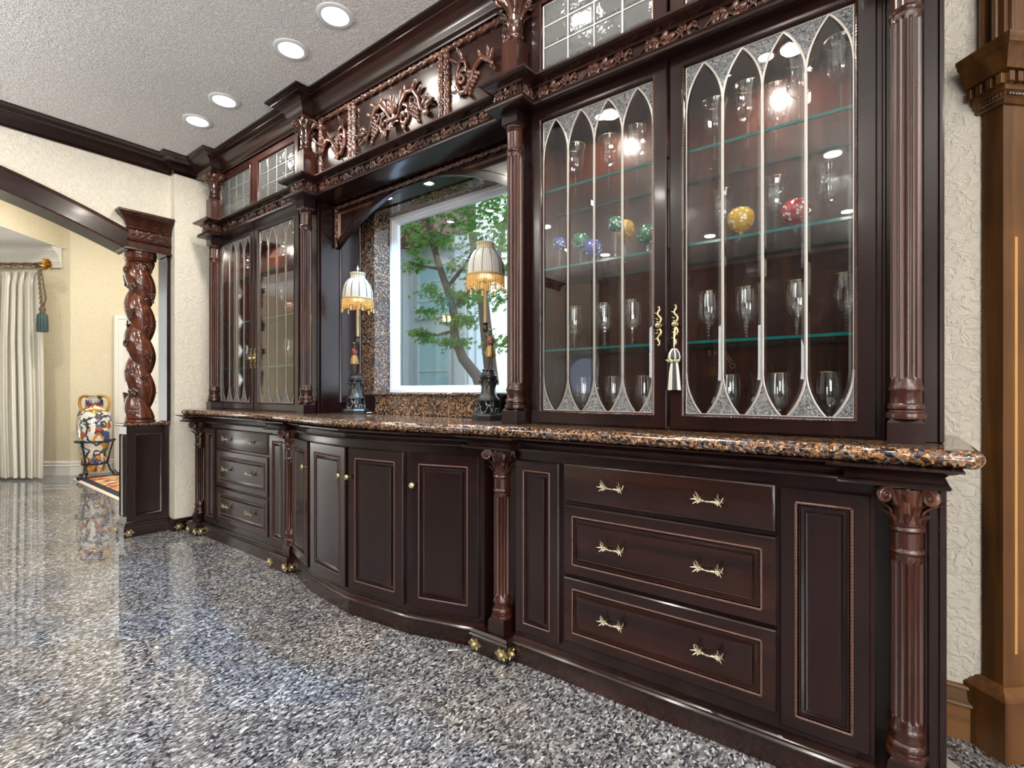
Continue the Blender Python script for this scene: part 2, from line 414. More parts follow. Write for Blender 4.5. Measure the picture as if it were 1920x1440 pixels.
# floor: grout bed, tiles laid diagonally
mb = MB(); mb.box(-13, 4, -4.4, 4.6, -.12, -.004); flo = struct('floor', mb, GROUT)
TP = .3075; T0 = (-1.569, 1.163); k45 = sqrt(.5)
def in_view(x, y):
    t = x*-cos(AZ)+y*sin(AZ); u = x*sin(AZ)+y*cos(AZ)
    if t < .3: return None
    return (960+949*u/t, 733+H*949/t)
cand = []; far = MB()
tm = MB(); hh = TP/2-.0014; tm.box(-hh, hh, -hh, hh, -.01, 0, .0007)
for i in range(-34, 34):
    for j in range(-34, 34):
        x = T0[0]+(i+.5)*TP*k45-(j+.5)*TP*k45; y = T0[1]+(i+.5)*TP*k45+(j+.5)*TP*k45
        if not (-10.5 < x < 3.5 and -3.8 < y < 3.4): continue
        if y > 1.95 and -4.7 < x < .1: continue
        if y > 2.3 and x > -4.9: continue
        p = in_view(x, y); vis = p and -90 < p[0] < 2010 and p[1] < 1560
        cand.append((0 if vis else 1, hypot(x, y), x, y))
cand.sort(); tile_me = tm.mesh('tile', GF, smooth=0)
R45 = Matrix.Rotation(pi/4, 4, 'Z')
for n, (a, d, x, y) in enumerate(cand):
    if n < 300:
        o = bpy.data.objects.new('tile', tile_me); C.objects.link(o); o.parent = flo; o.location = (x, y, 0); o.rotation_euler = (0, 0, pi/4)
    elif d < 13:
        far.merge(tm, Matrix.Translation((x, y, 0)) @ R45)
o = obj('far_tiles', far, GF, flo, smooth=0); o['kind'] = 'stuff'

mb = MB(); mb.prism([(-4.97, -4.1), (3.7, -4.1), (3.7, 3.6), (1.2, 3.6), (.25, 2.42), (-4.97, 2.42)], lambda a, b, c: (a, b, c), CZ, CZ+.1); struct('ceiling', mb, CEIL)
WX0, WX1, WZ0, WZ1 = -2.865, -1.555, 1.13, 2.375      # alcove window opening
mb = MB()
for b in ((-4.95, WX0, 2.22, 2.42, 0, CZ), (WX1, .215, 2.22, 2.42, 0, CZ), (WX0, WX1, 2.22, 2.42, 0, WZ0), (WX0, WX1, 2.22, 2.42, WZ1, CZ)): mb.box(*b)
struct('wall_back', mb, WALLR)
mb = MB(); mb.box(-4.97, -4.67, 1.62, 2.22, 0, CZ); struct('wall_pier', mb, WALL)
# end wall with the segmental arch
def arch(y): return 2.655-.108*(y+.65)**2
ys = [1.31-(3.92*i/28) for i in range(29)]
poly = [(1.62, CZ), (1.62, 2.25), (1.31, 2.25)]+[(y, arch(y)+.15) for y in ys[1:-1]]+[(-2.61, 2.25), (-2.61, 0), (-4.1, 0), (-4.1, CZ)]
mb = MB(); mb.prism(poly, lambda a, b, c: (c, a, b), -4.95, -4.75); struct('wall_left', mb, WALL)
mb = MB(); mb.box(3.6, 3.7, -4.1, 3.6, 0, CZ); struct('wall_right', mb, WALL)
mb = MB(); mb.box(-13, 3.7, -4.2, -4.1, 0, 3.7); struct('wall_front', mb, WALL)
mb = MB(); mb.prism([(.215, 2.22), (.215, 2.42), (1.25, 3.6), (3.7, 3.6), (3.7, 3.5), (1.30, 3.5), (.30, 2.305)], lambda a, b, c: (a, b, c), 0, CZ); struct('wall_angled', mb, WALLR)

# crown moulding of the room and of the cabinet wall, one run with its returns
crown = [(-.04, 2.905), (.012, 2.905), (.016, 2.912), (.010, 2.919), (.020, 2.926), (.024, 2.934), (.030, 2.950), (.040, 2.966), (.056, 2.982), (.076, 2.994), (.094, 3.000),
         (.096, 3.006), (.106, 3.008), (.112, 3.014), (.122, 3.018), (.122, 3.0295), (-.04, 3.0295)]
mb = MB(); mb.sweep(crown, [(-4.75, -3.9), (-4.75, 1.62), (-4.67, 1.62), (-4.67, 1.80)]); struct('trim_1', mb, WY)
mb = MB(); mb.sweep(crown, [(-4.67, 1.78), (-4.36, 1.78), (-4.36, 1.86), (-3.17, 1.86), (-3.17, 1.78), (-3.03, 1.78), (-3.03, 1.86), (-1.44, 1.86), (-1.44, 1.78), (-1.27, 1.78), (-1.27, 1.86),
                           (-.06, 1.86), (-.06, 1.78), (.10, 1.78), (.10, 2.21)])
mb.box(-4.67, .1, 1.88, 2.21, 2.93, CZ-.001)
struct('trim_2', mb, WH)
base_pr = [(-.0, 0), (.016, 0), (.016, .11), (.022, .115), (.020, .122), (.012, .128), (.008, .150), (.008, .163), (.014, .168), (.012, .176), (0, .178)]
mb = MB(); mb.sweep([(o-.0, z) for o, z in base_pr], [(.1, 2.22), (.215, 2.22)]); struct('baseboard_right', mb, WGH)
dark_base = [(0, 0), (.014, 0), (.014, .07), (.020, .076), (.012, .086), (.014, .094), (0, .10)]
mb = MB(); mb.sweep(dark_base, [(-4.75, 1.60), (-4.75, 1.615), (-4.67, 1.615), (-4.67, 2.2)]); bl = struct('baseboard_left', mb, WD)

# ------------------------------------------------------------------ shared pieces
def ring_mesh(mb, rings, m, fill=True, back=True):
    """rings: (x0, x1, z0, z1, w) joined in turn"""
    vs = []; fs = []
    for x0, x1, z0, z1, w_ in rings: vs += [m(x0, z0, w_), m(x1, z0, w_), m(x1, z1, w_), m(x0, z1, w_)]
    for k in range(len(rings)-1):
        for i in range(4):
            j = (i+1) % 4; fs.append((k*4+i, k*4+j, k*4+4+j, k*4+4+i))
    if fill: fs.append(tuple(range(len(rings)*4-4, len(rings)*4)))
    if back: fs.append((0, 1, 2, 3))
    mb.add(vs, fs)
def frame(o, d):
    L = hypot(*d); dx, dy = d[0]/L, d[1]/L
    return lambda u, v, w_: (o[0]+dx*u+dy*w_, o[1]+dy*u-dx*w_, v)
def inset(x0, x1, z0, z1, k, w_): return (x0+k, x1-k, z0+k, z1-k, w_)
def rope_rect(mb, m, x0, x1, z0, z1, w_, r=.0036, step=.0035, pitch=.010):
    P = [m(x0, z0, w_), m(x1, z0, w_), m(x1, z1, w_), m(x0, z1, w_)]
    for i in range(4): mb.rope(P[i], P[(i+1) % 4], r, 2, pitch, .42, 5, step)
def panel_front(name, parent, m, x0, x1, z0, z1, t=.02, fw=.05, mat=None, mat2=None, rope=True, step=.0035, flat=False, org=None):
    """door or drawer front: framed, with a rope bead and a raised field"""
    mat = mat or WD; mat2 = mat2 or mat
    mb = MB(); I = lambda k, w_: inset(x0, x1, z0, z1, k, w_)
    if flat:
        ring_mesh(mb, [I(0, 0), I(0, t-.007), I(.002, t-.004), I(.007, t-.001), I(.012, t)], m)
        return obj(name, mb, mat, parent, origin=m((x0+x1)/2, (z0+z1)/2, 0))
    ring_mesh(mb, [I(0, 0), I(0, t-.004), I(.004, t), I(fw, t), I(fw+.001, t-.012), I(fw+.03, t-.012)], m)
    d = obj(name, mb, mat, parent, origin=m((x0+x1)/2, (z0+z1)/2, 0))
    mb = MB(); a = fw+.004
    ring_mesh(mb, [I(a, t-.013), I(a, t-.004), I(a+.002, t-.001), I(a+.006, t-.001), I(a+.008, t-.006), I(a+.016, t-.009), I(a+.018, t-.004), I(a+.021, t+.001), I(a+.025, t-.001), I(a+.027, t-.001)], m)
    obj('panel', mb, mat2, d)
    if rope:
        mb = MB(); rope_rect(mb, m, x0+fw-.001, x1-fw+.001, z0+fw-.001, z1-fw+.001, t, step=step); obj('rope_bead', mb, WB, d)
    return d
def inst(name, me, loc, parent, rz=0, sc=None):
    o = bpy.data.objects.new(name, me); C.objects.link(o); o.parent = parent
    o.location = Vector(loc)-ORI.get(parent.name, Vector()); o.rotation_euler = (0, 0, rz)
    if sc: o.scale = sc
    return o

# drawer pull: two flaring leaf sprays joined by a waisted bail
mb = MB()
for s in (-1, 1):
    c = (s*.028, -.012, 0)
    mb.tube([(s*.028, 0, 0), (s*.028, -.012, 0)], [.006, .005], 6)
    mb.sphere(c, .0058, (1.3, .8, 1))
    mb.tube([(s*.020, -.013, -.003), (s*.027, -.014, -.006), (s*.036, -.012, -.003), (s*.043, -.010, .006), (s*.046, -.009, .016)], [.003, .0042, .0036, .0026, .001], 6)
    for ang, L, wd in ((76, .034, .0085), (112, .013, .0055), (44, .019, .0065), (6, .026, .0065), (-36, .022, .006), (-70, .012, .0055)):
        a = radians(ang); mb.leaf((c[0]+s*.003*cos(a), c[1]-.001, .003*sin(a)), (s*cos(a), -.25, sin(a)), (0, -1, 0), L, wd, .35, .35, 2, 5)
    mb.sphere((s*.016, -.017, -.001), .0050, (1.6, 1, 1))
mb.tube([(-.026, -.013, 0), (-.014, -.019, -.001), (-.006, -.021, -.001), (0, -.0215, -.001), (.006, -.021, -.001), (.014, -.019, -.001), (.026, -.013, 0)], [.0032, .0034, .0022, .0046, .0022, .0034, .0032], 8)
PULL = mb.mesh('pull', PEWTER, smooth=50)
# round knob
mb = MB(); mb.lathe([(.004, 0), (.004, .010), (.008, .013), (.013, .017), (.015, .021), (.013, .026), (.009, .0285), (.007, .0275), (.004, .0295), (.001, .030)], seg=16); mb.xf(Matrix.Rotation(pi/2, 4, 'X')); KNOB = mb.mesh('knob', BRASS, smooth=50)
# tall scrolled door pull
mb = MB()
mb.sphere((0, -.010, 0), .013, (1, .7, 1)); mb.lathe([(.003, 0), (.005, .012), (.012, .020), (.010, .027), (.002, .029)], seg=12)
mb.v = mb.v[:-60]+[(x, -z, y) for x, y, z in mb.v[-60:]]
for s in (-1, 1):
    P = [(0, -.006, s*.008), (.007, -.007, s*.020), (.009, -.007, s*.030), (0, -.007, s*.040), (-.007, -.006, s*.050), (-.004, -.006, s*.060), (.002, -.006, s*.070), (0, -.005, s*.084)]
    mb.tube(P, [.004, .0045, .004, .0042, .004, .0035, .003, .001], 6)
    for x, z, ax, az, L in ((.007, .020, 1, .5, .012), (-.003, .026, -1, .6, .014), (.004, .038, 1, .6, .012), (-.008, .052, -1, .3, .010), (.002, .060, 1, .5, .010), (0, .016, -1, .2, .012), (0, .074, -.6, 1, .010)):
        mb.leaf((x*1, -.007, s*z), (ax, -.2, s*az), (0, -1, 0), L, .006, .4, .5, 1, 4)
PULLV = mb.mesh('door_pull', BRASS, smooth=50)
# cast corner mount on the plinths
mb = MB()
mb.prism([(.028*cos(a)*(1+.28*cos(4*a+.0)), .026*sin(a)*(1+.22*cos(6*a))) for a in [2*pi*i/28 for i in range(28)]], lambda a, b, c: (a, -c, b), 0, .004)
mb.sphere((0, -.007, 0), .013, (1, .8, 1), 10, 6); mb.sphere((0, -.016, 0), .004)
for a in (45, 135, 225, 315): mb.leaf((.012*cos(radians(a)), -.004, .012*sin(radians(a))), (cos(radians(a)), 0, sin(radians(a))), (0, -1, 0), .016, .010, .4, .1, 1, 4)
MOUNT = mb.mesh('brass_mount', BRASS, smooth=50)

def capital_mb(r, h):
    mb = MB()
    mb.lathe([(r*.92, 0), (r*.9, h*.3), (r*1.0, h*.6), (r*1.22, h*.8), (r*1.25, h*.86)], seg=20)
    for row, (z, L, W, cu, ph) in enumerate(((.02, .46, .62, .65, 0), (.22, .52, .60, .75, pi/8))):
        for i in range(8):
            a = 2*pi*i/8+ph; d = (cos(a)*.22, sin(a)*.22, 1); rr = r*(.93+.02*row)
            mb.leaf((rr*cos(a), rr*sin(a), h*z), d, (cos(a), sin(a), 0), h*L, r*W*1.15, .30, cu*1.35, 3, 7)
    for i in range(4):
        a = pi/4+i*pi/2; P = []; R = []
        for t in range(9): q = t/8; P.append((r*(.95+.85*q**1.5), h*(.40+.50*sin(q*pi/2)))); R.append(r*(.14+.10*q))
        cx, cz, r0 = P[-1][0]+r*.03, P[-1][1]-h*.19, h*.19
        for t in range(1, 22):
            th = pi/2-t*.47; rad = r0*(1-t/26); P.append((cx+rad*cos(th), cz+rad*sin(th))); R.append(r*(.24-.14*t/22))
        mb.tube([(x*cos(a), x*sin(a), z) for x, z in P], R, 7, flat=1.0)
        mb.sphere((cx*cos(a), cx*sin(a), cz), r*.20)
    for i in range(4):
        a = i*pi/2; mb.sphere((r*1.25*cos(a), r*1.25*sin(a), h*.86), r*.2, (1, 1, .8)); mb.leaf((r*1.05*cos(a), r*1.05*sin(a), h*.55), (cos(a)*.5, sin(a)*.5, 1), (cos(a), sin(a), 0), h*.3, r*.5, .3, .4, 2, 5)
    q = r*1.42; c = []
    for i in range(4):
        a0 = -pi/4+i*pi/2
        for t in range(5):
            s = t/5; x0, y0 = q*1.32*cos(a0), q*1.32*sin(a0); x1, y1 = q*1.32*cos(a0+pi/2), q*1.32*sin(a0+pi/2)
            x, y = x0+(x1-x0)*s, y0+(y1-y0)*s; k = 1-.22*sin(pi*s); c.append((x*k, y*k))
    mb.prism(c, lambda a, b, z: (a, b, z), h*.89, h)
    return mb
def flute(f0, f1, n=16, dep=.17):
    def mod(a, z):
        if z < f0-.0005 or z > f1+.0005: return 1
        e = min(1, max(0, min(z-f0, f1-z)/.010)); return 1-dep*e*max(0, (abs(sin(n*a/2))-.28)/.72)**.55
    return mod
def shaft_mb(r, z0, z1, f0, f1, foot=True):
    """fluted shaft from z0 to z1, flutes between f0 and f1"""
    P = []
    if foot:
        P += [(r*1.30, z0), (r*1.34, z0+.008), (r*1.30, z0+.016), (r*1.12, z0+.019), (r*1.10, z0+.024), (r*1.20, z0+.028), (r*1.22, z0+.035), (r*1.14, z0+.041), (r*1.04, z0+.044), (r*1.03, f0-.034),
              (r*1.10, f0-.030), (r*1.14, f0-.024), (r*1.08, f0-.018), (r*1.02, f0-.014)]
    else: P += [(r*1.02, z0)]
    P += [(r, f0), (r, f0+.006), (r, f0+.010), (r, f1-.010), (r, f1-.006), (r, f1)]
    P += [(r*1.0, f1+.012), (r*1.08, f1+.016), (r*1.13, f1+.021), (r*1.08, f1+.026), (r*.99, f1+.030), (r*.99, z1-.026), (r*1.06, z1-.024), (r*1.14, z1-.018), (r*1.08, z1-.012), (r*1.02, z1-.009), (r*1.10, z1-.006), (r*1.12, z1)]
    mb = MB(); mb.lathe(P, seg=96, mod=flute(f0, f1)); return mb
RC = .0355
def block_mb(a, z0, z1, top=True):
    k = .012; mb = MB(); vs = []; r = []
    lv = [(a, z0, 0), (a, z1-k, 0), (a*.80, z1, 0)] if top else [(a*.80, z0, 0), (a, z0+k, 0), (a, z1, 0)]
    for q, z, _ in lv: vs += [(-q, -q, z), (q, -q, z), (q, q, z), (-q, q, z)]
    fs = [(0, 1, 2, 3), (8, 9, 10, 11)]+[(t*4+i, t*4+(i+1) % 4, t*4+4+(i+1) % 4, t*4+4+i) for t in (0, 1) for i in range(4)]
    return mb.add(vs, fs)
LOW_SH = shaft_mb(RC, .165, .79, .262, .692).mesh('shaft', WR)
LOW_BK = block_mb(.042, .10, .166).mesh('block', WD)
LOW_CP = capital_mb(RC, .108).mesh('capital', WC, smooth=60)
UP_SH = shaft_mb(RC, 1.062, 2.315, 1.170, 2.185).mesh('shaft', WR)
UP_BK = block_mb(.0425, .993, 1.063).mesh('block', WD)
UP_BT = block_mb(.0425, 2.312, 2.378, False).mesh('block', WD)
TR_BK = block_mb(.0425, 2.497, 2.70).mesh('block', WR)
mbx = MB(); mbx.lathe([(RC*1.1, 2.698), (RC*1.18, 2.704), (RC*1.05, 2.712), (RC*1.1, 2.718), (RC*.98, 2.724), (RC*.95, 2.77), (RC*1.06, 2.774), (RC*1.06, 2.782), (RC*.92, 2.786)], seg=32)
TR_DR = mbx.mesh('drum', WR, smooth=50)
TR_CP = capital_mb(RC, .122).mesh('capital', WC, smooth=60)
def low_column(parent, x, y=1.72):
    s = inst('fluted_column', LOW_SH, (x, y, 0), parent); ORI[s.name] = Vector((x, y, 0))
    inst('plinth_block', LOW_BK, (x, y, 0), s); inst('capital', LOW_CP, (x, y, .788), s)
def up_column(parent, x, y=1.815):
    s = inst('fluted_column', UP_SH, (x, y, 0), parent); ORI[s.name] = Vector((x, y, 0))
    inst('plinth_block', UP_BK, (x, y, 0), s); inst('top_block', UP_BT, (x, y, 0), s)
def tr_column(parent, x, y=1.815):
    s = inst('short_column', TR_BK, (x, y, 0), parent); ORI[s.name] = Vector((x, y, 0))
    inst('drum', TR_DR, (x, y, 0), s); inst('capital', TR_CP, (x, y, 2.784), s)
def plinth(parent, x0, x1, y0=1.662, mounts=((.25, 0), (.9, 0))):
    mb = MB(); pr = [(-.03, 0), (0, 0), (0, .066), (.008, .070), (.010, .078), (.004, .083), (.005, .090), (-.004, .099), (-.03, .099)]
    mb.sweep(pr, [(x0, 1.80), (x0, y0), (x1, y0), (x1, 1.80)]); mb.box(x0+.02, x1-.02, y0+.02, 1.80, .002, .0985)
    p = obj('plinth', mb, WH, parent, origin=(x0, y0, 0))
    inst('brass_mount', MOUNT, (x0+.020, y0-.001, .036), p); inst('brass_mount', MOUNT, (x1-.024, y0-.001, .036), p)
    inst('brass_mount', MOUNT, (x1+.001, y0+.030, .036), p, pi/2)
cornice = [(-.03, .8925), (.028, .8925), (.040, .895), (.044, .901), (.040, .906), (.029, .909), (.026, .914), (.029, .924), (.038, .933), (.054, .939), (.056, .941), (.066, .942), (.066, .9475), (-.03, .9475)]
basem = [(-.03, 0), (.006, 0), (.006, .072), (.016, .076), (.019, .083), (.013, .088), (.014, .095), (.006, .100), (.004, .107), (-.03, .110)]

# ------------------------------------------------------------------ base cabinets
def straight_base(px, x0, x1, panels, drawers, label, far_left):
    t = thing('base_cabinet', ((x0+x1)/2, 1.96, 0), label, 'cabinet')
    mb = MB(); mb.box(x0, x1, 1.72, 2.205, .0, .9475); mb.box(x0-.16, x1+(.10 if not far_left else .078), 1.80, 2.2, 0, .9474)
    obj('carcass', mb, WD, t)
    m = frame((0, 1.72), (1, 0))
    for a, b in panels: panel_front('side_panel', t, m, a, b, .135, .853, fw=.044, mat=WD)
    a, b = drawers
    for z0, z1, fl in ((.71, .858, True), (.427, .695, False), (.163, .414, False)):
        d = panel_front('drawer', t, m, a, b, z0, z1, fw=.042, mat=WH, flat=fl)
        for q in ((.282, .738) if not far_left else (.24, .70)):
            inst('drawer_pull', PULL, (a+(b-a)*q, 1.700, (z0+z1)/2+.0), d)
    mb = MB(); mb.sweep(basem, [(x0, 1.714), (x1, 1.714)]); obj('base_moulding', mb, WH, t)
    return t
bc1 = straight_base(0, -1.287, -.047, ((-1.273, -1.060), (-.279, -.055)), (-1.038, -.289), 'dark three-drawer base cabinet at the right end, nearest the golden pilaster', False)
low_column(bc1, -1.360); low_column(bc1, .0236); plinth(bc1, -1.484, -1.290); plinth(bc1, -.085, .085)
mb = MB(); mb.box(.066, .098, 1.715, 2.205, .0, .9475, .003); mb.box(.058, .070, 1.722, 1.80, 0, .9, .003); mb.box(.088, .104, 1.708, 1.716, 0, .9, .003); mb.box(.098, .112, 1.72, 2.205, 0, .10, .004); obj('end_panel', mb, WD, bc1)
mb = MB(); mb.sweep(cornice, [(-1.462, 1.80), (-1.462, 1.665), (-1.282, 1.665), (-1.282, 1.72), (-.085, 1.72), (-.085, 1.665), (.065, 1.665), (.065, 2.205)]); obj('cornice_moulding', mb, WD, bc1)
bc2 = straight_base(1, -4.345, -3.10, ((-4.312, -4.122), (-3.312, -3.108)), (-4.105, -3.332), 'dark three-drawer base cabinet at the far left end, beside the white pier', True)
low_column(bc2, -3.062); low_column(bc2, -4.436); plinth(bc2, -3.242, -3.018); plinth(bc2, -4.53, -4.36)
mb = MB(); mb.sweep(cornice, [(-4.53, 2.205), (-4.53, 1.665), (-4.36, 1.665), (-4.36, 1.72), (-3.20, 1.72), (-3.20, 1.665), (-3.02, 1.665), (-3.02, 1.80)]); obj('cornice_moulding', mb, WD, bc2)
# bow-fronted centre with four facets
BV = [(-3.018, 1.712), (-2.650, 1.605), (-2.235, 1.565), (-1.825, 1.605), (-1.452, 1.712)]
bow = thing('bow_front_cabinet', (-2.235, 1.9, 0), 'dark bow-fronted base cabinet with four knobbed doors in the middle of the run', 'cabinet')
mb = MB(); mb.prism(BV+[(-1.452, 2.2), (-3.018, 2.2)], lambda a, b, c: (a, b, c), 0, .9475); obj('carcass', mb, WD, bow)
mb = MB(); mb.sweep(cornice, [(-3.018, 1.80)]+[(x, y) for x, y in BV]+[(-1.452, 1.80)], caps=True); obj('cornice_moulding', mb, WD, bow, smooth=9)
mb = MB(); mb.sweep(basem, BV); obj('base_moulding', mb, WH, bow, smooth=9)
for i in range(4):
    a, b = BV[i], BV[i+1]; L = hypot(b[0]-a[0], b[1]-a[1]); m = frame(a, (b[0]-a[0], b[1]-a[1])); rz = atan2(b[1]-a[1], b[0]-a[0])
    u0, u1 = (.022, L-.010) if i < 2 else (.012, L-.022)
    d = panel_front('door', bow, m, u0, u1, .132, .853, fw=.054)
    ku = {0: u1-.028, 1: u1-.028, 2: u0+.014, 3: u0+.028}[i]
    k = inst('knob', KNOB, m(ku, .705, .020), bow, rz); k.parent = d; k.location = Vector(m(ku, .705, .020))-ORI[d.name]

# ------------------------------------------------------------------ worktop
tip = [(-4.60, 2.21), (-4.60, 1.655), (-4.585, 1.637), (-4.56, 1.632), (-4.34, 1.632), (-4.31, 1.650), (-3.23, 1.650), (-3.19, 1.632), (-3.08, 1.632)]
for i in range(1, 16): q = i/16; tip.append((-3.05+1.63*q, 1.632-.100*sin(pi*q)**1.1))
tip += [(-1.40, 1.632), (-1.27, 1.632), (-1.24, 1.650), (-.13, 1.650), (-.10, 1.632), (.12, 1.632), (.15, 1.638), (.168, 1.652), (.175, 1.675), (.175, 2.21)]
nr = .0225; prof = [(-.06, .948)]+[(-nr+nr*cos(a), .9705+nr*sin(a)) for a in [-pi/2+pi*i/10 for i in range(11)]]+[(-.06, .993)]
mb = MB(); mb.sweep(prof, tip)
def inset_path(path, k):
    out = []; n = len(path)
    for i, p in enumerate(path):
        def nm(a, b): d = (b[0]-a[0], b[1]-a[1]); L = hypot(*d); return (d[1]/L, -d[0]/L)
        if i == 0: o = nm(p, path[1])
        elif i == n-1: o = nm(path[-2], p)
        else:
            n1, n2 = nm(path[i-1], p), nm(p, path[i+1]); kk = max(.2, 1+n1[0]*n2[0]+n1[1]*n2[1]); o = ((n1[0]+n2[0])/kk, (n1[1]+n2[1])/kk)
        out.append((p[0]-o[0]*k, p[1]-o[1]*k))
    return out
mb.prism(inset_path(tip, .03), lambda a, b, c: (a, b, c), .9482, .9928)
wt = obj('worktop', mb, GB, origin=(-2.2, 1.9, .95)); tag(wt, 'long speckled brown granite worktop with a rounded nose over the base cabinets', 'worktop')

# ------------------------------------------------------------------ leaded glass doors
def lancets(x0, x1, z0, z1, n=4, a=.165, ab=.150):
    w_ = (x1-x0)/n; R = (a*a+w_*w_/4)/w_
    def arc(aa, reach):     # rise from (0,0) to (reach, aa), vertical at the start
        R_ = (aa*aa+reach*reach)/(2*reach); e = math.asin(min(1, aa/R_))
        return [(R_*(1-cos(e*k/9)), R_*sin(e*k/9)) for k in range(10)]
    return w_, arc(a, w_/2), arc(ab, w_*.42)
def glazed_door(parent, name, m, x0, x1, z0, z1, fw, pull_u=None, glass_m=None, grid=None, rope=True, step=.0035, mat=None):
    mb = MB(); I = lambda k, w_: inset(x0, x1, z0, z1, k, w_); t = .02
    ring_mesh(mb, [I(0, 0), I(0, t-.004), I(.004, t), I(fw, t), I(fw+.002, t-.004), I(fw+.004, t-.012), I(fw+.006, t-.012), I(fw+.006, .0), I(0, 0)], m, fill=False, back=False)
    d = obj(name, mb, mat or WD, parent, origin=m((x0+x1)/2, (z0+z1)/2, 0))
    mb = MB(); rope_rect(mb, m, x0+fw-.002, x1-fw+.002, z0+fw-.002, z1-fw+.002, t, step=step); obj('rope_bead', mb, WR, d)
    g0, g1, h0, h1 = x0+fw+.006, x1-fw-.006, z0+fw+.006, z1-fw-.006
    cm = MB(); wc = .0045
    def bar(P, r=wc): cm.tube([m(a, b, .006) for a, b in P], r, 6, flat=.75)
    if grid:
        nx, nz = grid
        for i in range(nx+1): u = g0+(g1-g0)*i/nx; bar([(u, h0), (u, h1)], .0035)
        for j in range(nz+1): v = h0+(h1-h0)*j/nz; bar([(g0, v), (g1, v)], .0035)
        for i in range(nx):
            for j in range(nz):
                a, b = g0+(g1-g0)*i/nx+.003, g0+(g1-g0)*(i+1)/nx-.003; c, e = h0+(h1-h0)*j/nz+.003, h0+(h1-h0)*(j+1)/nz-.003
                pm = MB(); ring_mesh(pm, [(a, b, c, e, .002), (a, b, c, e, .005), inset(a, b, c, e, .011, .009)], m); obj('pane', pm, glass_m, d, smooth=10)
        obj('lead_came', cm, LEAD, d, smooth=60); return d
    w_, A, B = lancets(g0, g1, h0, h1)
    aT, bB = A[-1][1], B[-1][1]
    bar([(g0, h0), (g0, h1)], .003); bar([(g1, h0), (g1, h1)], .003); bar([(g0, h0), (g1, h0)], .003); bar([(g0, h1), (g1, h1)], .003)
    for i in range(5):
        u = g0+w_*i
        if 0 < i < 4: bar([(u, h0+bB), (u, h1-aT)], .0052)
        for s in (-1, 1):
            if (i == 0 and s < 0) or (i == 4 and s > 0): continue
            bar([(u+s*x, h1-aT+z) for x, z in A], .0038); bar([(u+s*x, h0+bB-z) for x, z in B], .0042)
    for i in range(4):
        u0, u1 = g0+w_*i, g0+w_*(i+1); q = .002
        P = [(u0+x+q, h1-aT+z-q) for x, z in A]+[(u1-x-q, h1-aT+z-q) for x, z in A[::-1][1:]]+[(u1-x-q, h0+bB-z+q) for x, z in B]+[(u0+x+q, h0+bB-z+q) for x, z in B[::-1]]
        cx, cz = (u0+u1)/2, (h0+h1)/2
        Q = [(cx+(a-cx)*.82, cz+(b-cz)*.988) for a, b in P]
        pm = MB(); n = len(P); vs = [m(a, b, .002) for a, b in P]+[m(a, b, .005) for a, b in P]+[m(a, b, .009) for a, b in Q]
        fs = [tuple(range(n)), tuple(range(2*n, 3*n))]+[(k*n+j, k*n+(j+1) % n, (k+1)*n+(j+1) % n, (k+1)*n+j) for k in (0, 1) for j in range(n)]
        pm.add(vs, fs); obj('pane', pm, GL, d, smooth=10)
    for i in range(5):
        u = g0+w_*i; L = i > 0; Rr = i < 4
        P = []
        if L: P += [(u-x, h1-aT+z) for x, z in A[::-1]]
        else: P += [(u, h1), ]
        if Rr: P += [(u+x, h1-aT+z) for x, z in (A[1:] if L else A)]
        else: P += [(u, h1)]
        P = [(a+(.0 if a == u else (.002 if a < u else -.002)), b+.0) for a, b in P]
        pm = MB(); pm.prism(P, lambda a, b, c: m(a, b, c), .002, .007); obj('textured_pane', pm, GLT, d, smooth=0)
        P = []
        if L: P += [(u-x, h0+bB-z) for x, z in B[::-1]]
        else: P += [(u, h0)]
        if Rr: P += [(u+x, h0+bB-z) for x, z in (B[1:] if L else B)]
        else: P += [(u, h0)]
        pm = MB(); pm.prism(P, lambda a, b, c: m(a, b, c), .002, .007); obj('textured_pane', pm, GLT, d, smooth=0)
    obj('lead_came', cm, LEAD, d, smooth=60)
    return d

SH = (1.315, 1.678, 2.025)
def display(x0, x1, doors, pull_side, label, cols, rightend):
    t = thing('display_cabinet', ((x0+x1)/2, 2.0, .993), label, 'cabinet')
    mb = MB()
    mb.box(x0, x0+.02, 1.88, 2.205, .993, 2.375); mb.box(x1-.02, x1, 1.88, 2.205, .993, 2.375)
    mb.box(x0+.02, x1-.02, 2.195, 2.21, .993, 2.375); mb.box(x0, x1, 1.88, 2.2, 2.375, 2.40)
    mb.box(x0+.02, x1-.02, 1.88, 2.195, .994, 1.004)
    obj('carcass', mb, WR, t)
    mb = MB(); d0, d1 = doors[0][0], doors[-1][1]
    if x0 < d0: mb.box(x0, d0+.02, 1.872, 1.888, .993, 2.40, .001)
    if x1 > d1: mb.box(d1-.02, x1, 1.872, 1.888, .993, 2.40, .001)
    mb.box(d0, d1, 1.8721, 1.888, 2.37, 2.40)
    obj('face_frame', mb, WD, t)
    m = frame((0, 1.872+.008), (1, 0))
    for k, (a, b) in enumerate(doors):
        d = glazed_door(t, 'door', m, a, b, .998, 2.386, .052)
        q = (b-.026) if k == 0 else (a+.026)
        inst('door_pull', PULLV, (q, 1.860, 1.385), d, sc=(.9, .9, .9))
    for z in SH:
        mb = MB(); mb.box(x0+.03, x1-.03, 1.905, 2.185, z, z+.010)
        s = obj('glass_shelf', mb, GLSH, t)
        mb = MB(); mb.box(x0+.03, x1-.03, 1.900, 1.905, z, z+.010); obj('shelf_edge', mb, GLE, s, label='green ground edge')
        mb = MB(); mb.box(x0+.03, x1-.03, 2.185, 2.188, z+.001, z+.009); obj('shelf_edge', mb, GLE, s)
    for c in cols: up_column(t, c)
    return t
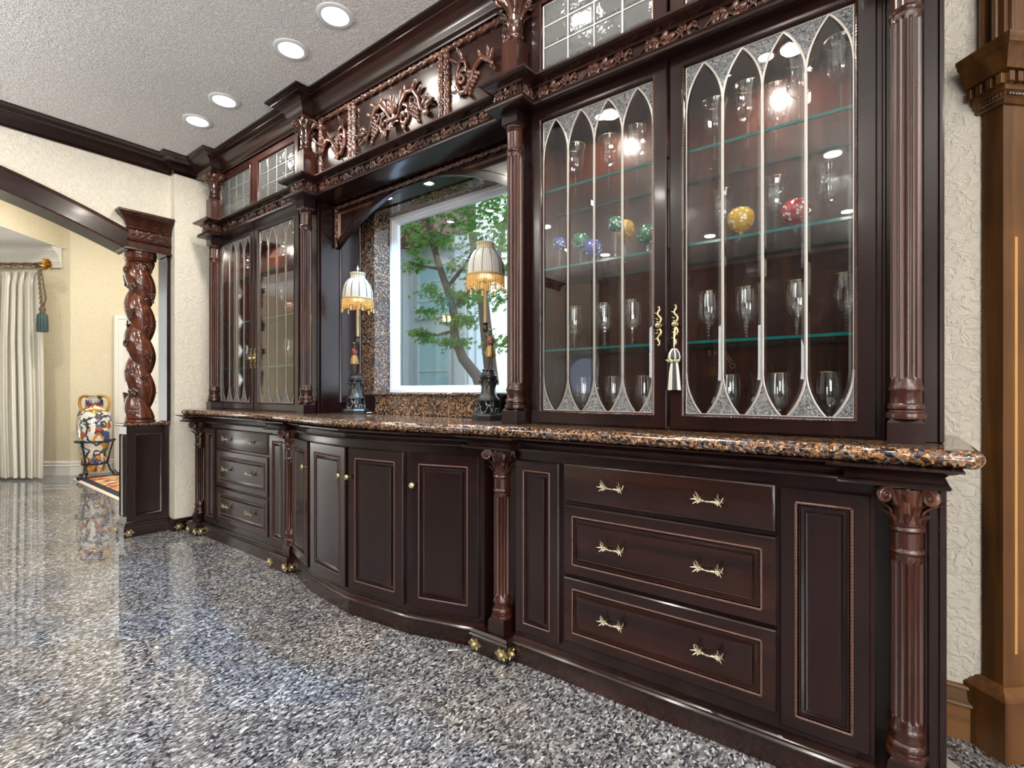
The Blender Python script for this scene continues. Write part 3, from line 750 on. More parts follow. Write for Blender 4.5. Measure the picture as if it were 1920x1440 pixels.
dcr = display(-1.405, .098, ((-1.304, -.685), (-.674, -.045)), 0, 'large glazed display cabinet on the worktop at the right, nearest the camera', (-1.360, .022), True)
mb = MB(); mb.box(.060, .102, 1.862, 2.21, .993, 2.375, .002); mb.box(.050, .064, 1.855, 1.873, .993, 2.375, .004); mb.box(.094, .108, 1.853, 1.872, .993, 2.375, .004); mb.box(-.034, -.022, 1.862, 1.874, .993, 2.375, .004); obj('end_panel', mb, WD, dcr)
dcl = display(-4.50, -3.010, ((-4.462, -3.855), (-3.845, -3.235)), 0, 'glazed display cabinet on the worktop at the far left, beside the white pier', (-4.415, -3.060), False)

# ------------------------------------------------------------------ transom cabinets above
def transom(x0, x1, doors, label, cols):
    t = thing('transom_cabinet', ((x0+x1)/2, 2.0, 2.50), label, 'cabinet')
    mb = MB(); mb.box(x0, x0+.02, 1.88, 2.2, 2.498, 2.93); mb.box(x1-.02, x1, 1.88, 2.2, 2.498, 2.93); mb.box(x0+.02, x1-.02, 2.18, 2.2, 2.498, 2.93)
    mb.box(x0+.02, x1-.02, 1.88, 2.18, 2.4985, 2.51); obj('carcass', mb, WR, t)
    mb = MB(); mb.box(x0, doors[0][0]+.02, 1.872, 1.888, 2.498, 2.92, .001); mb.box(doors[-1][1]-.02, x1, 1.872, 1.888, 2.498, 2.92, .001); obj('face_frame', mb, WD, t)
    m = frame((0, 1.88), (1, 0))
    for a, b in doors: glazed_door(t, 'transom_door', m, a, b, 2.503, 2.903, .052, glass_m=GLO, grid=(4, 3), mat=WR if x0 < -2 else WD)
    for c in cols: tr_column(t, c)
transom(-1.42, .10, ((-1.304, -.685), (-.674, -.045)), 'row of small leaded glass doors above the right display cabinet', (-1.360, .022))
transom(-4.50, -3.00, ((-4.462, -3.855), (-3.845, -3.235)), 'pair of small leaded glass doors above the far left display cabinet', (-4.415, -3.060))

# ------------------------------------------------------------------ carved ornament generators (local: x along, z up, -y out)
def grapes(mb, cx, cz, s, n=4, down=1, rot=0):
    for r in range(n+1):
        k = n-r+ (1 if r == 0 else 0); k = max(1, n-r)
        for i in range(k):
            x = (i-(k-1)/2)*s*1.0; z = -r*s*.85*down
            xx = x*cos(rot)-z*sin(rot); zz = x*sin(rot)+z*cos(rot); mb.sphere((cx+xx, -.004, cz+zz), s*.58, (1, 1, 1), 6, 4)
def vineleaf(mb, cx, cz, R, rot=0):
    for a, k in ((90, 1.0), (32, .92), (148, .92), (-28, .72), (208, .72)):
        an = radians(a)+rot; mb.leaf((cx, -.002, cz), (cos(an), 0, sin(an)), (0, -1, 0), R*k, R*.85, .26, .0, 2, 6)
    mb.sphere((cx, -.006, cz), R*.13)
def scroll(mb, cx, cz, r0, turns, a0, sgn, th0, th1, n=22, y=-.004):
    P = []; R = []
    for i in range(n+1):
        q = i/n; a = a0+sgn*2*pi*turns*q; r = r0*(1-.86*q); P.append((cx+r*cos(a), y-.004*q, cz+r*sin(a))); R.append(th0+(th1-th0)*q)
    mb.tube(P, R, 6); mb.sphere((P[-1][0], y-.006, P[-1][2]), th1*1.7); return P[0]
def vine_motif(flip=1):
    """one repeat, .30 long and .05 high"""
    mb = MB()
    mb.tube([(-.15, -.003, -.012), (-.11, -.005, .006), (-.07, -.006, .008), (-.02, -.006, -.010), (.03, -.006, -.012), (.08, -.006, .008), (.12, -.005, .006), (.15, -.003, -.012)], [.0035]*8, 5)
    vineleaf(mb, -.100, .002, .029, .25)
    for x, z, ax, az, L in ((-.050, .004, -1, .42, .040), (-.046, -.002, -1, -.50, .036), (-.034, .006, 1, .55, .040), (-.030, -.006, 1, -.35, .048), (-.015, .000, 1, .15, .050)):
        mb.leaf((x, -.003, z), (ax, 0, az), (0, -1, 0), L, .024, .40, .0, 3, 6)
    scroll(mb, -.068, -.010, .013, .9, .2, 1, .0042, .0025, 12)
    grapes(mb, .050, .016, .0105, 4, 1, .5)
    for x, z, ax, az in ((.086, 0, 1, .7), (.084, -.002, 1, -.7), (.078, .0, -.2, 1)): mb.leaf((x, -.003, z), (ax, 0, az), (0, -1, 0), .030, .020, .40, .0, 2, 5)
    scroll(mb, .118, .004, .014, .8, 2.4, -1, .004, .0025, 10)
    return mb
VM = vine_motif()
def place_vine(mb, fr, u0, u1, z, k=1.0):
    n = max(1, round((u1-u0)/.27)); L = (u1-u0)/n
    for i in range(n):
        c = u0+(i+.5)*L; sx = L/.30*.98
        mb.add([fr(c+x*sx, z+zz*k*1.12, -y*1.15) for x, y, zz in VM.v], VM.f)

# ------------------------------------------------------------------ entablature with breaks over the columns
ent = [(-.04, 2.376), (.024, 2.376), (.032, 2.380), (.034, 2.388), (.026, 2.393), (.030, 2.399), (.024, 2.406), (.010, 2.410), (0, 2.412), (0, 2.460), (.010, 2.463), (.014, 2.470), (.034, 2.478), (.046, 2.484), (.054, 2.488), (.054, 2.4965), (-.04, 2.4965)]
EP = [(-4.470, 2.2), (-4.470, 1.75), (-4.325, 1.75), (-4.325, 1.835), (-3.140, 1.835), (-3.140, 1.75), (-2.965, 1.75), (-2.965, 1.835), (-1.425, 1.835), (-1.425, 1.75), (-1.280, 1.75), (-1.280, 1.835), (-.052, 1.835), (-.052, 1.75), (.090, 1.75), (.090, 2.2)]
en = thing('entablature', (-2.2, 1.9, 2.376), 'carved entablature with vine frieze running above the display cabinets and alcove', 'moulding')
mb = MB(); mb.sweep(ent, EP); obj('moulding', mb, WH, en)
mb = MB(); mb.prism(inset_path(EP, .035), lambda a, b, c: (a, b, c), 2.3775, 2.4955); obj('core', mb, WD, en)
for i in range(1, len(EP)-2):
    a, b = EP[i], EP[i+1]; L = hypot(b[0]-a[0], b[1]-a[1])
    if L < .06: continue
    mb = MB(); place_vine(mb, frame(a, (b[0]-a[0], b[1]-a[1])), .003, L-.003, 2.436, 1.2); obj('carved_frieze', mb, WC, en, smooth=60)

# ------------------------------------------------------------------ frieze panel over the alcove
fp = thing('frieze_panel', (-2.235, 1.95, 2.50), 'dark panel with carved scrolls and leaf borders above the window alcove', 'panel')
mb = MB(); mb.box(-2.99, -1.43, 1.872, 1.93, 2.4972, 2.90); obj('board', mb, WH, fp)
def laurel(mb, a, b, r=.016): mb.rope(a, b, r, 3, .085, .20, 12, .008, .028)
def laurel_leaves(mb, a, b, r=.016):
    a = Vector(a); b = Vector(b); L = (b-a).length; t = (b-a)/L; n = int(L/.042); s = t.cross(Vector((0, -1, 0)))
    for i in range(n):
        p = a+t*(L*(i+.3)/n); q = 1 if i % 2 else -1
        mb.leaf(p+Vector((0, -r*.72, 0))-s*q*r*.3, t+s*q*.22, (0, -1, 0), .050, .021, .30, .0, 2, 5)
        mb.leaf(p+Vector((0, -r*.45, 0))+s*q*r*.6, t-s*q*.1, (0, -1, 0), .038, .016, .30, .0, 1, 4)
y_ = 1.866
strips = [((-2.97, y_, 2.885), (-1.45, y_, 2.885)), ((-2.97, y_, 2.513), (-1.45, y_, 2.513)), ((-2.972, y_, 2.52), (-2.972, y_, 2.88)), ((-1.452, y_, 2.52), (-1.452, y_, 2.88)),
          ((-2.655, y_, 2.52), (-2.655, y_, 2.88)), ((-2.615, y_, 2.52), (-2.615, y_, 2.88)), ((-1.875, y_, 2.52), (-1.875, y_, 2.88)), ((-1.835, y_, 2.52), (-1.835, y_, 2.88))]
for a, b in strips:
    mb = MB(); laurel(mb, a, b); laurel_leaves(mb, a, b); obj('leaf_border', mb, WC, fp, smooth=60)
def scroll_centre():
    mb = MB(); K = 1.0
    for s in (-1, 1):
        P = [(s*.02, -.006, -.03), (s*.06, -.010, .02), (s*.10, -.012, .055), (s*.15, -.010, .05), (s*.185, -.008, .01), (s*.20, -.008, -.035), (s*.23, -.008, -.05), (s*.265, -.006, -.03), (s*.30, -.004, -.045)]
        mb.tube(P, [.006, .010, .012, .011, .010, .009, .008, .006, .003], 7)
        scroll(mb, s*.075, -.030, .045, 1.25, pi/2, s*-1, .010, .006)
        scroll(mb, s*.135, .020, .035, 1.0, pi*.5, s*-1, .009, .004)
        grapes(mb, s*.150, -.012, .017, 5, 1, s*.5)
        for x, z, ax, az, L, W in ((.21, -.03, 1, .5, .075, .034), (.215, -.045, 1, -.5, .07, .03), (.23, -.03, .9, .05, .085, .03), (.14, .055, .8, .5, .06, .028), (.10, .05, -.3, 1, .045, .024), (.18, .03, 1, .5, .05, .024), (.05, .01, .35, 1, .075, .03), (.06, -.06, .7, -.6, .05, .024)):
            mb.leaf((s*x, -.008, z), (s*ax, -.05, az), (0, -1, 0), L*.95, W*1.25, .36, .12, 3, 8)
    for a, L in ((90, .095), (66, .085), (114, .085), (45, .065), (135, .065)):
        mb.leaf((0, -.010, -.005), (cos(radians(a)), -.08, sin(radians(a))), (0, -1, 0), L*.85, .036, .40, .15, 2, 7)
    mb.tube([(-.045, -.014, -.025), (0, -.020, -.032), (.045, -.014, -.025)], .010, 7)
    for a in (-90, -60, -120): mb.leaf((0, -.010, -.03), (cos(radians(a)), -.2, sin(radians(a))), (0, -1, 0), .055, .026, .45, .3, 2, 6)
    return mb
def scroll_side():
    mb = MB(); s = 1
    mb.tube([(-.13, -.006, -.03), (-.10, -.010, .01), (-.06, -.012, .03), (-.02, -.010, .015), (.01, -.009, -.02), (.035, -.008, -.055), (.07, -.008, -.055), (.098, -.008, -.02), (.098, -.008, .03), (.075, -.008, .06), (.045, -.008, .05), (.035, -.008, .02)], [.005, .010, .012, .010, .009, .010, .011, .011, .010, .009, .007, .006], 7)
    scroll(mb, .065, .0, .032, 1.1, pi*.8, -1, .009, .005)
    grapes(mb, .0, .0, .016, 5, 1, .35)
    for x, z, ax, az, L, W in ((-.10, .01, -1, .5, .05, .028), (-.10, .0, -1, -.5, .055, .028), (-.09, .02, -.4, 1, .04, .022), (-.05, .03, .2, 1, .03, .02), (.06, .06, .4, 1, .045, .024), (.08, .05, 1, .5, .05, .026), (.04, -.055, -.6, -.7, .03, .02), (.09, -.04, 1, -.3, .03, .02)):
        mb.leaf((x, -.009, z), (ax, -.2, az), (0, -1, 0), L, W, .42, .35, 3, 7)
    return mb
mc = scroll_centre(); mc.v = [(x*1.08-2.245, y*1.2+1.872, z*1.4+2.70) for x, y, z in mc.v]; obj('carved_scroll', mc, WC, fp, smooth=60)
ms = scroll_side(); v0 = ms.v
ms.v = [(x*1.1-2.815, y*1.2+1.872, z*1.45+2.695) for x, y, z in v0]; obj('carved_scroll', ms, WC, fp, smooth=60)
m2 = scroll_side(); m2.v = [(-x*1.1-1.655, y*1.2+1.872, z*1.45+2.705) for x, y, z in v0]; obj('carved_scroll', m2, WC, fp, smooth=60)

# ------------------------------------------------------------------ alcove: side panels, arched header, granite, window
al = thing('window_alcove', (-2.21, 2.1, .993), 'dark panelled alcove with an arched header framing the window', 'alcove')
for x, s in ((-3.010, 1), (-1.420, -1)):
    m = frame((x, 2.205), (0, -1)) if s < 0 else frame((x, 1.885), (0, 1))
    # side board and its raised panel
    mb = MB(); mb.box(min(x, x+s*.012), max(x, x+s*.012), 1.885, 2.205, .9935, 2.376); obj('side_board', mb, WD, al)
    xx = x+s*.012; f = (lambda X, sg: (lambda u, v, w_: (X+sg*w_, u, v)))(xx, s)
    mb = MB(); a = (2.022, 2.192, 1.06, 2.30)
    ring_mesh(mb, [(*a, 0), (*a, .006), inset(*a, .006, .010), inset(*a, .012, .004), inset(*a, .016, .003), inset(*a, .026, .001)], f); obj('side_panel', mb, WD, al)
def hz(x): return 2.352-.262*((x+2.215)/.785)**2
xs = [-3.0+1.57*i/40 for i in range(41)]
mb = MB(); P = [(x, min(hz(x), 2.34)) for x in xs]
mb.prism([(-3.0, 2.376)]+P+[(-1.43, 2.376)], lambda a, b, c: (a, c, b), 1.995, 2.025); obj('arched_header', mb, WD, al)
for s in (-1, 1):
    c = -2.215
    T = [(c+s*.755, 2.325), (c+s*.755, 2.145), (c+s*.66, 2.215), (c+s*.55, 2.268), (c+s*.44, 2.305), (c+s*.36, 2.325)]
    mb = MB(); n = len(T); cx = sum(p[0] for p in T)/n; cz = sum(p[1] for p in T)/n
    K = [(cx+(a-cx)*.84, cz+(b-cz)*.80) for a, b in T]
    mb.add([(a, 1.994, b) for a, b in T]+[(a, 1.985, b) for a, b in [(cx+(p[0]-cx)*.97, cz+(p[1]-cz)*.96) for p in T]]+[(a, 1.9945, b) for a, b in K], [tuple((k*n+i, k*n+(i+1) % n, (k+1)*n+(i+1) % n, (k+1)*n+i)) for k in (0, 1) for i in range(n)])
    obj('spandrel_moulding', mb, WG, al, smooth=0)
for a, b in (((-2.99, 1.988, 2.358), (-1.44, 1.988, 2.358)), ((-2.985, 1.988, 2.345), (-2.985, 1.988, 2.10)), ((-1.445, 1.988, 2.345), (-1.445, 1.988, 2.10))):
    mb = MB(); laurel(mb, a, b, .011); laurel_leaves(mb, a, b, .011); obj('leaf_border', mb, WC, al, smooth=60)
mb = MB(); mb.box(-2.99, -1.43, 1.84, 2.335, 2.3765, 2.3775+.01); mb.box(-2.99, -1.43, 2.02, 2.21, 2.372, 2.3764)
obj('alcove_ceiling', mb, WD, al)
mb = MB()                                             # granite facing around the opening, with reveals
for b in ((-2.998, WX0, 2.200, 2.2195, 1.1305, 2.3715), (WX1, -1.434, 2.200, 2.2195, 1.1305, 2.3715), (WX0, WX0+.008, 2.2001, 2.335, 1.1302, 2.3714), (WX1-.008, WX1, 2.2001, 2.335, 1.1302, 2.3714), (WX0+.008, WX1-.008, 2.2001, 2.335, 2.364, 2.3713)): mb.box(*b)
struct('trim_3', mb, GB)
sp = thing('splashback', (-2.21, 2.1, .993), 'brown granite splashback with a projecting sill ledge below the window', 'splashback')
mb = MB(); mb.box(-2.68, -1.74, 2.068, 2.19, .9935, 1.112, .002); obj('upstand', mb, GB, sp)
mb = MB(); mb.sweep([(-.03, 1.112)]+[(-.009+.009*cos(a), 1.121+.009*sin(a)) for a in [-pi/2+pi*i/6 for i in range(7)]]+[(-.03, 1.130)], [(-2.775, 2.19), (-2.775, 2.045), (-1.645, 2.045), (-1.645, 2.19)])
mb.box(-2.76, -1.66, 2.06, 2.199, 1.1122, 1.1298); obj('sill_ledge', mb, GB, sp)
mb = MB(); mb.box(-2.864, -1.556, 2.1991, 2.40, 1.1302, 1.1312); struct('trim_5', mb, GB)
mb = MB(); mb.box(-2.995, -1.435, 2.19, 2.2195, .9935, 1.1299); obj('back_board', mb, WD, al)
ou = thing('wall_outlet', (-2.735, 2.188, 1.055), 'black power outlet in the dark recess behind the left lamp', 'outlet')
mb = MB(); mb.box(-2.772, -2.698, 2.182, 2.1895, 1.02, 1.09, .003); obj('cover_plate', mb, BLACK, ou)
mb = MB(); mb.box(-2.755, -2.735, 2.172, 2.183, 1.045, 1.075, .003); obj('plug', mb, BLACK, ou)
# window: painted frame and pane
wn = bpy.data.objects.new('window_1', None); C.objects.link(wn); wn['kind'] = 'structure'; wn.location = (-2.21, 2.36, 1.13); ORI['window_1'] = Vector((-2.21, 2.36, 1.13))
mb = MB(); m = frame((0, 2.39), (1, 0)); a = (WX0+.008, WX1-.008, 1.1305, 2.3635)
ring_mesh(mb, [(*a, 0), (*a, .055), inset(*a, .022, .055), inset(*a, .026, .045), inset(*a, .036, .042), inset(*a, .038, .030), inset(*a, .046, .028), inset(*a, .046, 0), (*a, 0)], m, fill=False, back=False); obj('window_frame', mb, WHITE, wn)
mb = MB(); a = inset(*a, .045, 0)[:4]; mb.box(a[0], a[1], 2.372, 2.378, a[2], a[3]); obj('pane', mb, GLW, wn, smooth=0)
def spot(x, y, z, label, me=[]):
    t = thing('recessed_spotlight', (x, y, z), label, 'spotlight', None)
    mb = MB(); mb.lathe([(.034, 0), (.036, -.004), (.030, -.006), (.026, -.002), (.026, 0)], seg=20); obj('trim_ring', mb, STEEL, t, local=True)
    mb = MB(); mb.lathe([(.0255, -.0005), (.0255, -.003), (.018, -.0045), (.001, -.005)], seg=16); obj('lens', mb, LENSC, t, local=True)
for x, lb in ((-2.58, 'small chrome spotlight in the alcove ceiling, nearest the left lamp'), (-2.205, 'small chrome spotlight in the middle of the alcove ceiling'), (-1.83, 'small chrome spotlight in the alcove ceiling, nearest the right lamp')):
    spot(x, 2.09, 2.372, lb)
    area('spot_beam', (x, 2.09, 2.36), .04, 9.0, (.30, .60, 1), spread=radians(130))

# ------------------------------------------------------------------ recessed ceiling lights
def can(x, y, label, e, grp='recessed lights in the ceiling', CZ=3.03):
    t = thing('recessed_light', (x, y, CZ), label, 'ceiling light', grp)
    mb = MB(); mb.lathe([(.090, .0), (.090, -.004), (.080, -.008), (.066, -.006), (.064, -.001), (.064, 0)], seg=32); obj('trim_ring', mb, WHITE, t, local=True, smooth=50)
    mb = MB(); mb.lathe([(.0635, -.0005), (.0635, -.004), (.05, -.006), (.001, -.0065)], seg=32); obj('lens', mb, LENS, t, local=True)
    area('can_beam', (x, y, CZ-.012), .12, e, WARM)
vis = [(-2.249, 'nearest the camera of the four lights above the cabinets'), (-2.666, 'second from the camera of the four ceiling lights'), (-3.484, 'second from the end wall of the four ceiling lights'), (-3.895, 'nearest the end wall of the four ceiling lights')]
for x, l in vis: can(x, 1.492, 'round white recessed ceiling light, '+l, CANE)
for i, (x, y) in enumerate([(-1.25, 1.492), (-.62, 1.492), (-.45, .6), (-1.55, .6), (-2.7, .45), (-3.9, .3), (-.4, -1.0), (-1.8, -1.0), (-3.2, -1.1), (-.4, -2.6), (-1.8, -2.6), (-3.2, -2.6), (1.6, .6), (1.6, -1.4), (2.8, 1.9)]):  # a few follow reflections in the glass; the grid is added for ambient light
    can(x, y, 'round white recessed ceiling light beyond the picture, in a grid added for ambient light', CANE2, 'recessed lights beyond the picture')
for x, y in ((-6.3, .4), (-7.2, 1.6), (-7.6, -.8), (-6.2, 2.4)):  # out-of-view lights added to brighten the hall
    can(x, y, 'unseen round recessed light added in the high hall ceiling to brighten the hall', 32, 'added recessed lights of the hall', 3.598)

# ------------------------------------------------------------------ geometry of the view, to read positions off the photograph
FW = Vector((-cos(AZ), sin(AZ), 0)); RT = Vector((sin(AZ), cos(AZ), 0))
def ray(px): return FW+RT*((px-960)/949.0)
def on_z(px, py, z): t = (H-z)*949/(py-733); r = ray(px)*t; return Vector((r.x, r.y, z))
def on_y(px, py, y): r = ray(px); t = y/r.y; return Vector((r.x*t, y, H-(py-733)/949.0*t))
def at_d(px, py, d): r = ray(px)*d; return Vector((r.x, r.y, H-(py-733)/949.0*d))

# ------------------------------------------------------------------ glassware
RIB = lambda a, z: 1+.03*cos(12*a)
RIM = plain('gilt_rim', (.75, .55, .22), .25, 1)
def goblet(kind, loc, label, cat='glass', group=None):
    t = thing({'tulip': 'wine_goblet', 'straight': 'water_goblet', 'ball': 'cut_glass_roemer'}[kind.split(':')[0]], loc, label, cat, group)
    k = kind.split(':')
    if k[0] == 'tulip':
        h = .245
        mb = MB(); mb.lathe([(.0425, 0), (.043, .0015), (.030, .005), (.010, .011), (.0045, .016)], seg=28); obj('foot', mb, CRY, t, local=True)
        mb = MB(); mb.lathe([(.0042, .014), (.0036, .06)], seg=8)
        for z in (.066, .075, .084, .093, .102): mb.sphere((0, 0, z), .0072, (1, 1, .72), 8, 5)
        mb.lathe([(.004, .058), (.004, .115)], seg=8); obj('stem', mb, CRY, t, local=True)
        mb = MB(); o_ = [(.004, .108), (.014, .113), (.028, .126), (.037, .150), (.0385, .180), (.0395, .210), (.0435, .232), (.048, h)]
        mb.lathe(o_+[(r-.0012, z+.0005) for r, z in o_[::-1][:-1]], seg=36, mod=RIB, cap=False); obj('bowl', mb, CRY, t, local=True, smooth=60)
        mb = MB(); mb.tube([(.0478*cos(a), .0478*sin(a), h) for a in [2*pi*i/32 for i in range(32)]], .0008, 5, closed=True); obj('gilt_rim', mb, RIM, t, local=True)
    elif k[0] == 'straight':
        mb = MB(); mb.lathe([(.034, 0), (.0345, .0015), (.022, .005), (.008, .010), (.005, .014)], seg=28); obj('foot', mb, CRY, t, local=True)
        mb = MB()
        for z, r in ((.018, .0075), (.030, .009), (.042, .0085), (.054, .0105), (.066, .012)): mb.sphere((0, 0, z), r, (1, 1, .8), 9, 6)
        obj('stem', mb, CRY, t, local=True)
        mb = MB(); o_ = [(.006, .068), (.022, .076), (.033, .092), (.0385, .118), (.0385, .150), (.0365, .176), (.035, .198)]
        mb.lathe(o_+[(r-.0014, z+.0005) for r, z in o_[::-1][:-1]], seg=36, mod=lambda a, z: 1+(.03*cos(14*a) if z < .12 else .0), cap=False); obj('bowl', mb, CRY, t, local=True, smooth=60)
        mb = MB(); mb.tube([(.0352*cos(a), .0352*sin(a), .1985) for a in [2*pi*i/28 for i in range(28)]], .0011, 5, closed=True); obj('gilt_rim', mb, RIM, t, local=True)
    else:
        col, s, low = k[1], float(k[2]), k[3] == 'low'
        hs = .045 if low else .118
        mb = MB(); mb.lathe([(.037, 0), (.0375, .0015), (.024, .005), (.009, .011), (.006, .016)], seg=28); obj('foot', mb, CRY, t, local=True)
        mb = MB(); mb.lathe([(.006, .014), (.010, .020), (.008, .030), (.0105, hs*.6), (.010, hs)], seg=8); obj('stem', mb, CRY, t, local=True)
        mb = MB(); o_ = [(s*sin(a), hs+s-s*cos(a)*1.0) for a in [.15+2.30*i/12 for i in range(13)]]
        mb.lathe(o_+[(r-.0016, z) for r, z in o_[::-1][:-1]], seg=36, cap=False); obj('bowl', mb, CG[col], t, local=True, smooth=60, label='cut and coloured bowl')
    return t
ZT, ZM, ZL, ZB = 2.036, 1.689, 1.326, 1.005
G = [ # kind, px, py, shelf, label
 ('tulip', 1340, 309, ZT, 'ribbed clear goblet at the left end of the top shelf, big right door', 0), ('tulip', 1402, 298, ZT, 'ribbed clear goblet second from the left on the top shelf, big right door', 0),
 ('tulip', 1455, 301, ZT, 'ribbed clear goblet behind the middle of the top shelf, big right door', 0), ('tulip', 1498, 274, ZT, 'ribbed clear goblet under the bright puck light, top shelf', 0),
 ('tulip', 1577, 246, ZT, 'ribbed clear goblet at the right end of the top shelf', 0), ('tulip', 1079, 373, ZT, 'ribbed clear goblet at the left of the top shelf, door next to the alcove', 0),
 ('tulip', 1142, 361, ZT, 'ribbed clear goblet in the middle of the top shelf, door next to the alcove', 0), ('tulip', 1194, 347, ZT, 'ribbed clear goblet at the right of the top shelf, door next to the alcove', 0),
 ('ball:amber:.049:low', 1389, 462, ZM, 'short-stemmed amber cut glass ball goblet on the second shelf', 0), ('tulip', 1454, 459, ZM, 'clear goblet between the amber and red glasses, second shelf', 0),
 ('tulip', 1355, 474, ZM, 'clear goblet behind and left of the amber ball glass, second shelf', 0), ('ball:red:.049:low', 1492, 446, ZM, 'ruby red cut glass ball goblet on the second shelf', 0),
 ('tulip', 1553, 441, ZM, 'clear goblet at the right end of the second shelf', 0), ('ball:blue:.032:tall', 1049, 514, ZM, 'small cobalt blue cut glass at the left end of the second shelf', 0),
 ('ball:green:.044:tall', 1089, 524, ZM, 'tall green cut glass left of the blue one, door next to the alcove', 0), ('ball:blue:.044:low', 1111, 513, ZM, 'low cobalt blue cut glass between the two green ones', 0),
 ('ball:green:.034:tall', 1154, 503, ZM, 'small green cut glass in front of the tall amber one', 0), ('ball:amber:.046:tall', 1171, 512, ZM, 'tall amber cut glass on the second shelf, door next to the alcove', 0),
 ('ball:green:.044:low', 1214, 497, ZM, 'low green cut glass at the right edge of the door next to the alcove', 0)]
YS = {1049: 2.05, 1089: 2.12, 1111: 2.02, 1154: 1.955, 1171: 2.08, 1214: 1.98, 1340: 2.08, 1402: 2.04, 1455: 2.12, 1498: 1.98, 1577: 1.96, 1355: 2.12, 1389: 2.03}
for kind, px, py, z, lb, _ in G:
    p = on_z(px, py, z); p.y = YS.get(px, min(2.13, max(1.955, p.y))); q = ray(px); p.x = q.x*p.y/q.y
    goblet(kind, p, lb, group='glassware on the upper shelves')
for px, y, z, lb in ((1328, 2.03, ZL, 'gilt-rimmed goblet at the left of the third shelf, big right door'), (1399, 2.03, ZL, 'gilt-rimmed goblet second from left on the third shelf, big right door'), (1494, 2.02, ZL, 'gilt-rimmed goblet right of the middle, third shelf, big right door'),
                   (1587, 1.99, ZL, 'gilt-rimmed goblet at the right end of the third shelf'), (1077, 2.03, ZL, 'gilt-rimmed goblet at the left of the third shelf, door next to the alcove'), (1133, 2.03, ZL, 'gilt-rimmed goblet in the middle of the third shelf, door next to the alcove'),
                   (1186, 2.03, ZL, 'gilt-rimmed goblet at the right of the third shelf, door next to the alcove'), (1368, 2.08, ZB, 'gilt-rimmed goblet at the left of the cabinet floor, big right door'), (1460, 2.02, ZB, 'gilt-rimmed goblet in the middle of the cabinet floor, big right door'),
                   (1554, 1.98, ZB, 'gilt-rimmed goblet at the right of the cabinet floor, big right door'), (1094, 2.05, ZB, 'gilt-rimmed goblet at the left of the cabinet floor, door next to the alcove'), (1150, 2.04, ZB, 'gilt-rimmed goblet in the middle of the cabinet floor, door next to the alcove'),
                   (1208, 2.02, ZB, 'gilt-rimmed goblet at the right of the cabinet floor, door next to the alcove')):
    q = ray(px); goblet('straight', (q.x*y/q.y, y, z), lb, group='glassware on the lower shelves')
for px, y, z, kd, lb in ((533, 2.02, ZT, 'tulip', 'clear goblet on the top shelf of the far left cabinet, right side'), (466, 2.05, ZT, 'tulip', 'clear goblet on the top shelf of the far left cabinet, left side'), (528, 2.03, ZM, 'tulip', 'clear goblet on the second shelf of the far left cabinet, left one'),
                       (543, 2.03, ZM, 'ball:red:.040:low', 'pale red cut glass on the second shelf of the far left cabinet'), (541, 2.02, ZL, 'straight', 'gilt-rimmed goblet on the third shelf of the far left cabinet'),
                       (463, 2.05, ZL, 'straight', 'gilt-rimmed goblet on the third shelf of the far left cabinet, by the left door')):
    q = ray(px); goblet(kd, (q.x*y/q.y, y, z), lb, group='glassware in the far left cabinet')
CHINA = plain('white_china', (.75, .74, .70), .2)
for px, lb in ((520, 'small stack of white china saucers at the left, cabinet floor, far left cabinet'), (545, 'small stack of white china saucers at the right, cabinet floor, far left cabinet'), (456, 'small stack of white china saucers behind the left door, far left cabinet')):
    q = ray(px); y = 2.03; t = thing('saucer_stack', (q.x*y/q.y, y, 1.005), lb, 'saucers', 'china in the far left cabinet')
    for k in range(5):
        mb = MB(); mb.lathe([(.035, k*.008), (.05, k*.008+.003), (.072, k*.008+.009), (.071, k*.008+.0105), (.048, k*.008+.005), (.001, k*.008+.004)], seg=28); obj('saucer', mb, CHINA, t, local=True, smooth=50)
# small puck lights inside the cabinets
for x, lb in ((-1.05, 'puck light in the top of the right cabinet, alcove side'), (-.38, 'puck light in the top of the right cabinet, pilaster side'), (-4.15, 'puck light in the top of the left cabinet, pier side'), (-3.54, 'puck light in the top of the left cabinet, alcove side')):
    t = thing('puck_light', (x, 2.04, 2.374), lb, 'cabinet light'); mb = MB(); mb.lathe([(.034, 0), (.034, -.010), (.026, -.012), (.026, -.008)], seg=20); obj('housing', mb, STEEL, t, local=True)
    mb = MB(); mb.lathe([(.025, -.006), (.025, -.011), (.001, -.012)], seg=16); obj('lens', mb, LENS, t, local=True)
    area('puck_beam', (x, 2.04, 2.358), .04, 6.0, (1, .90, .78))

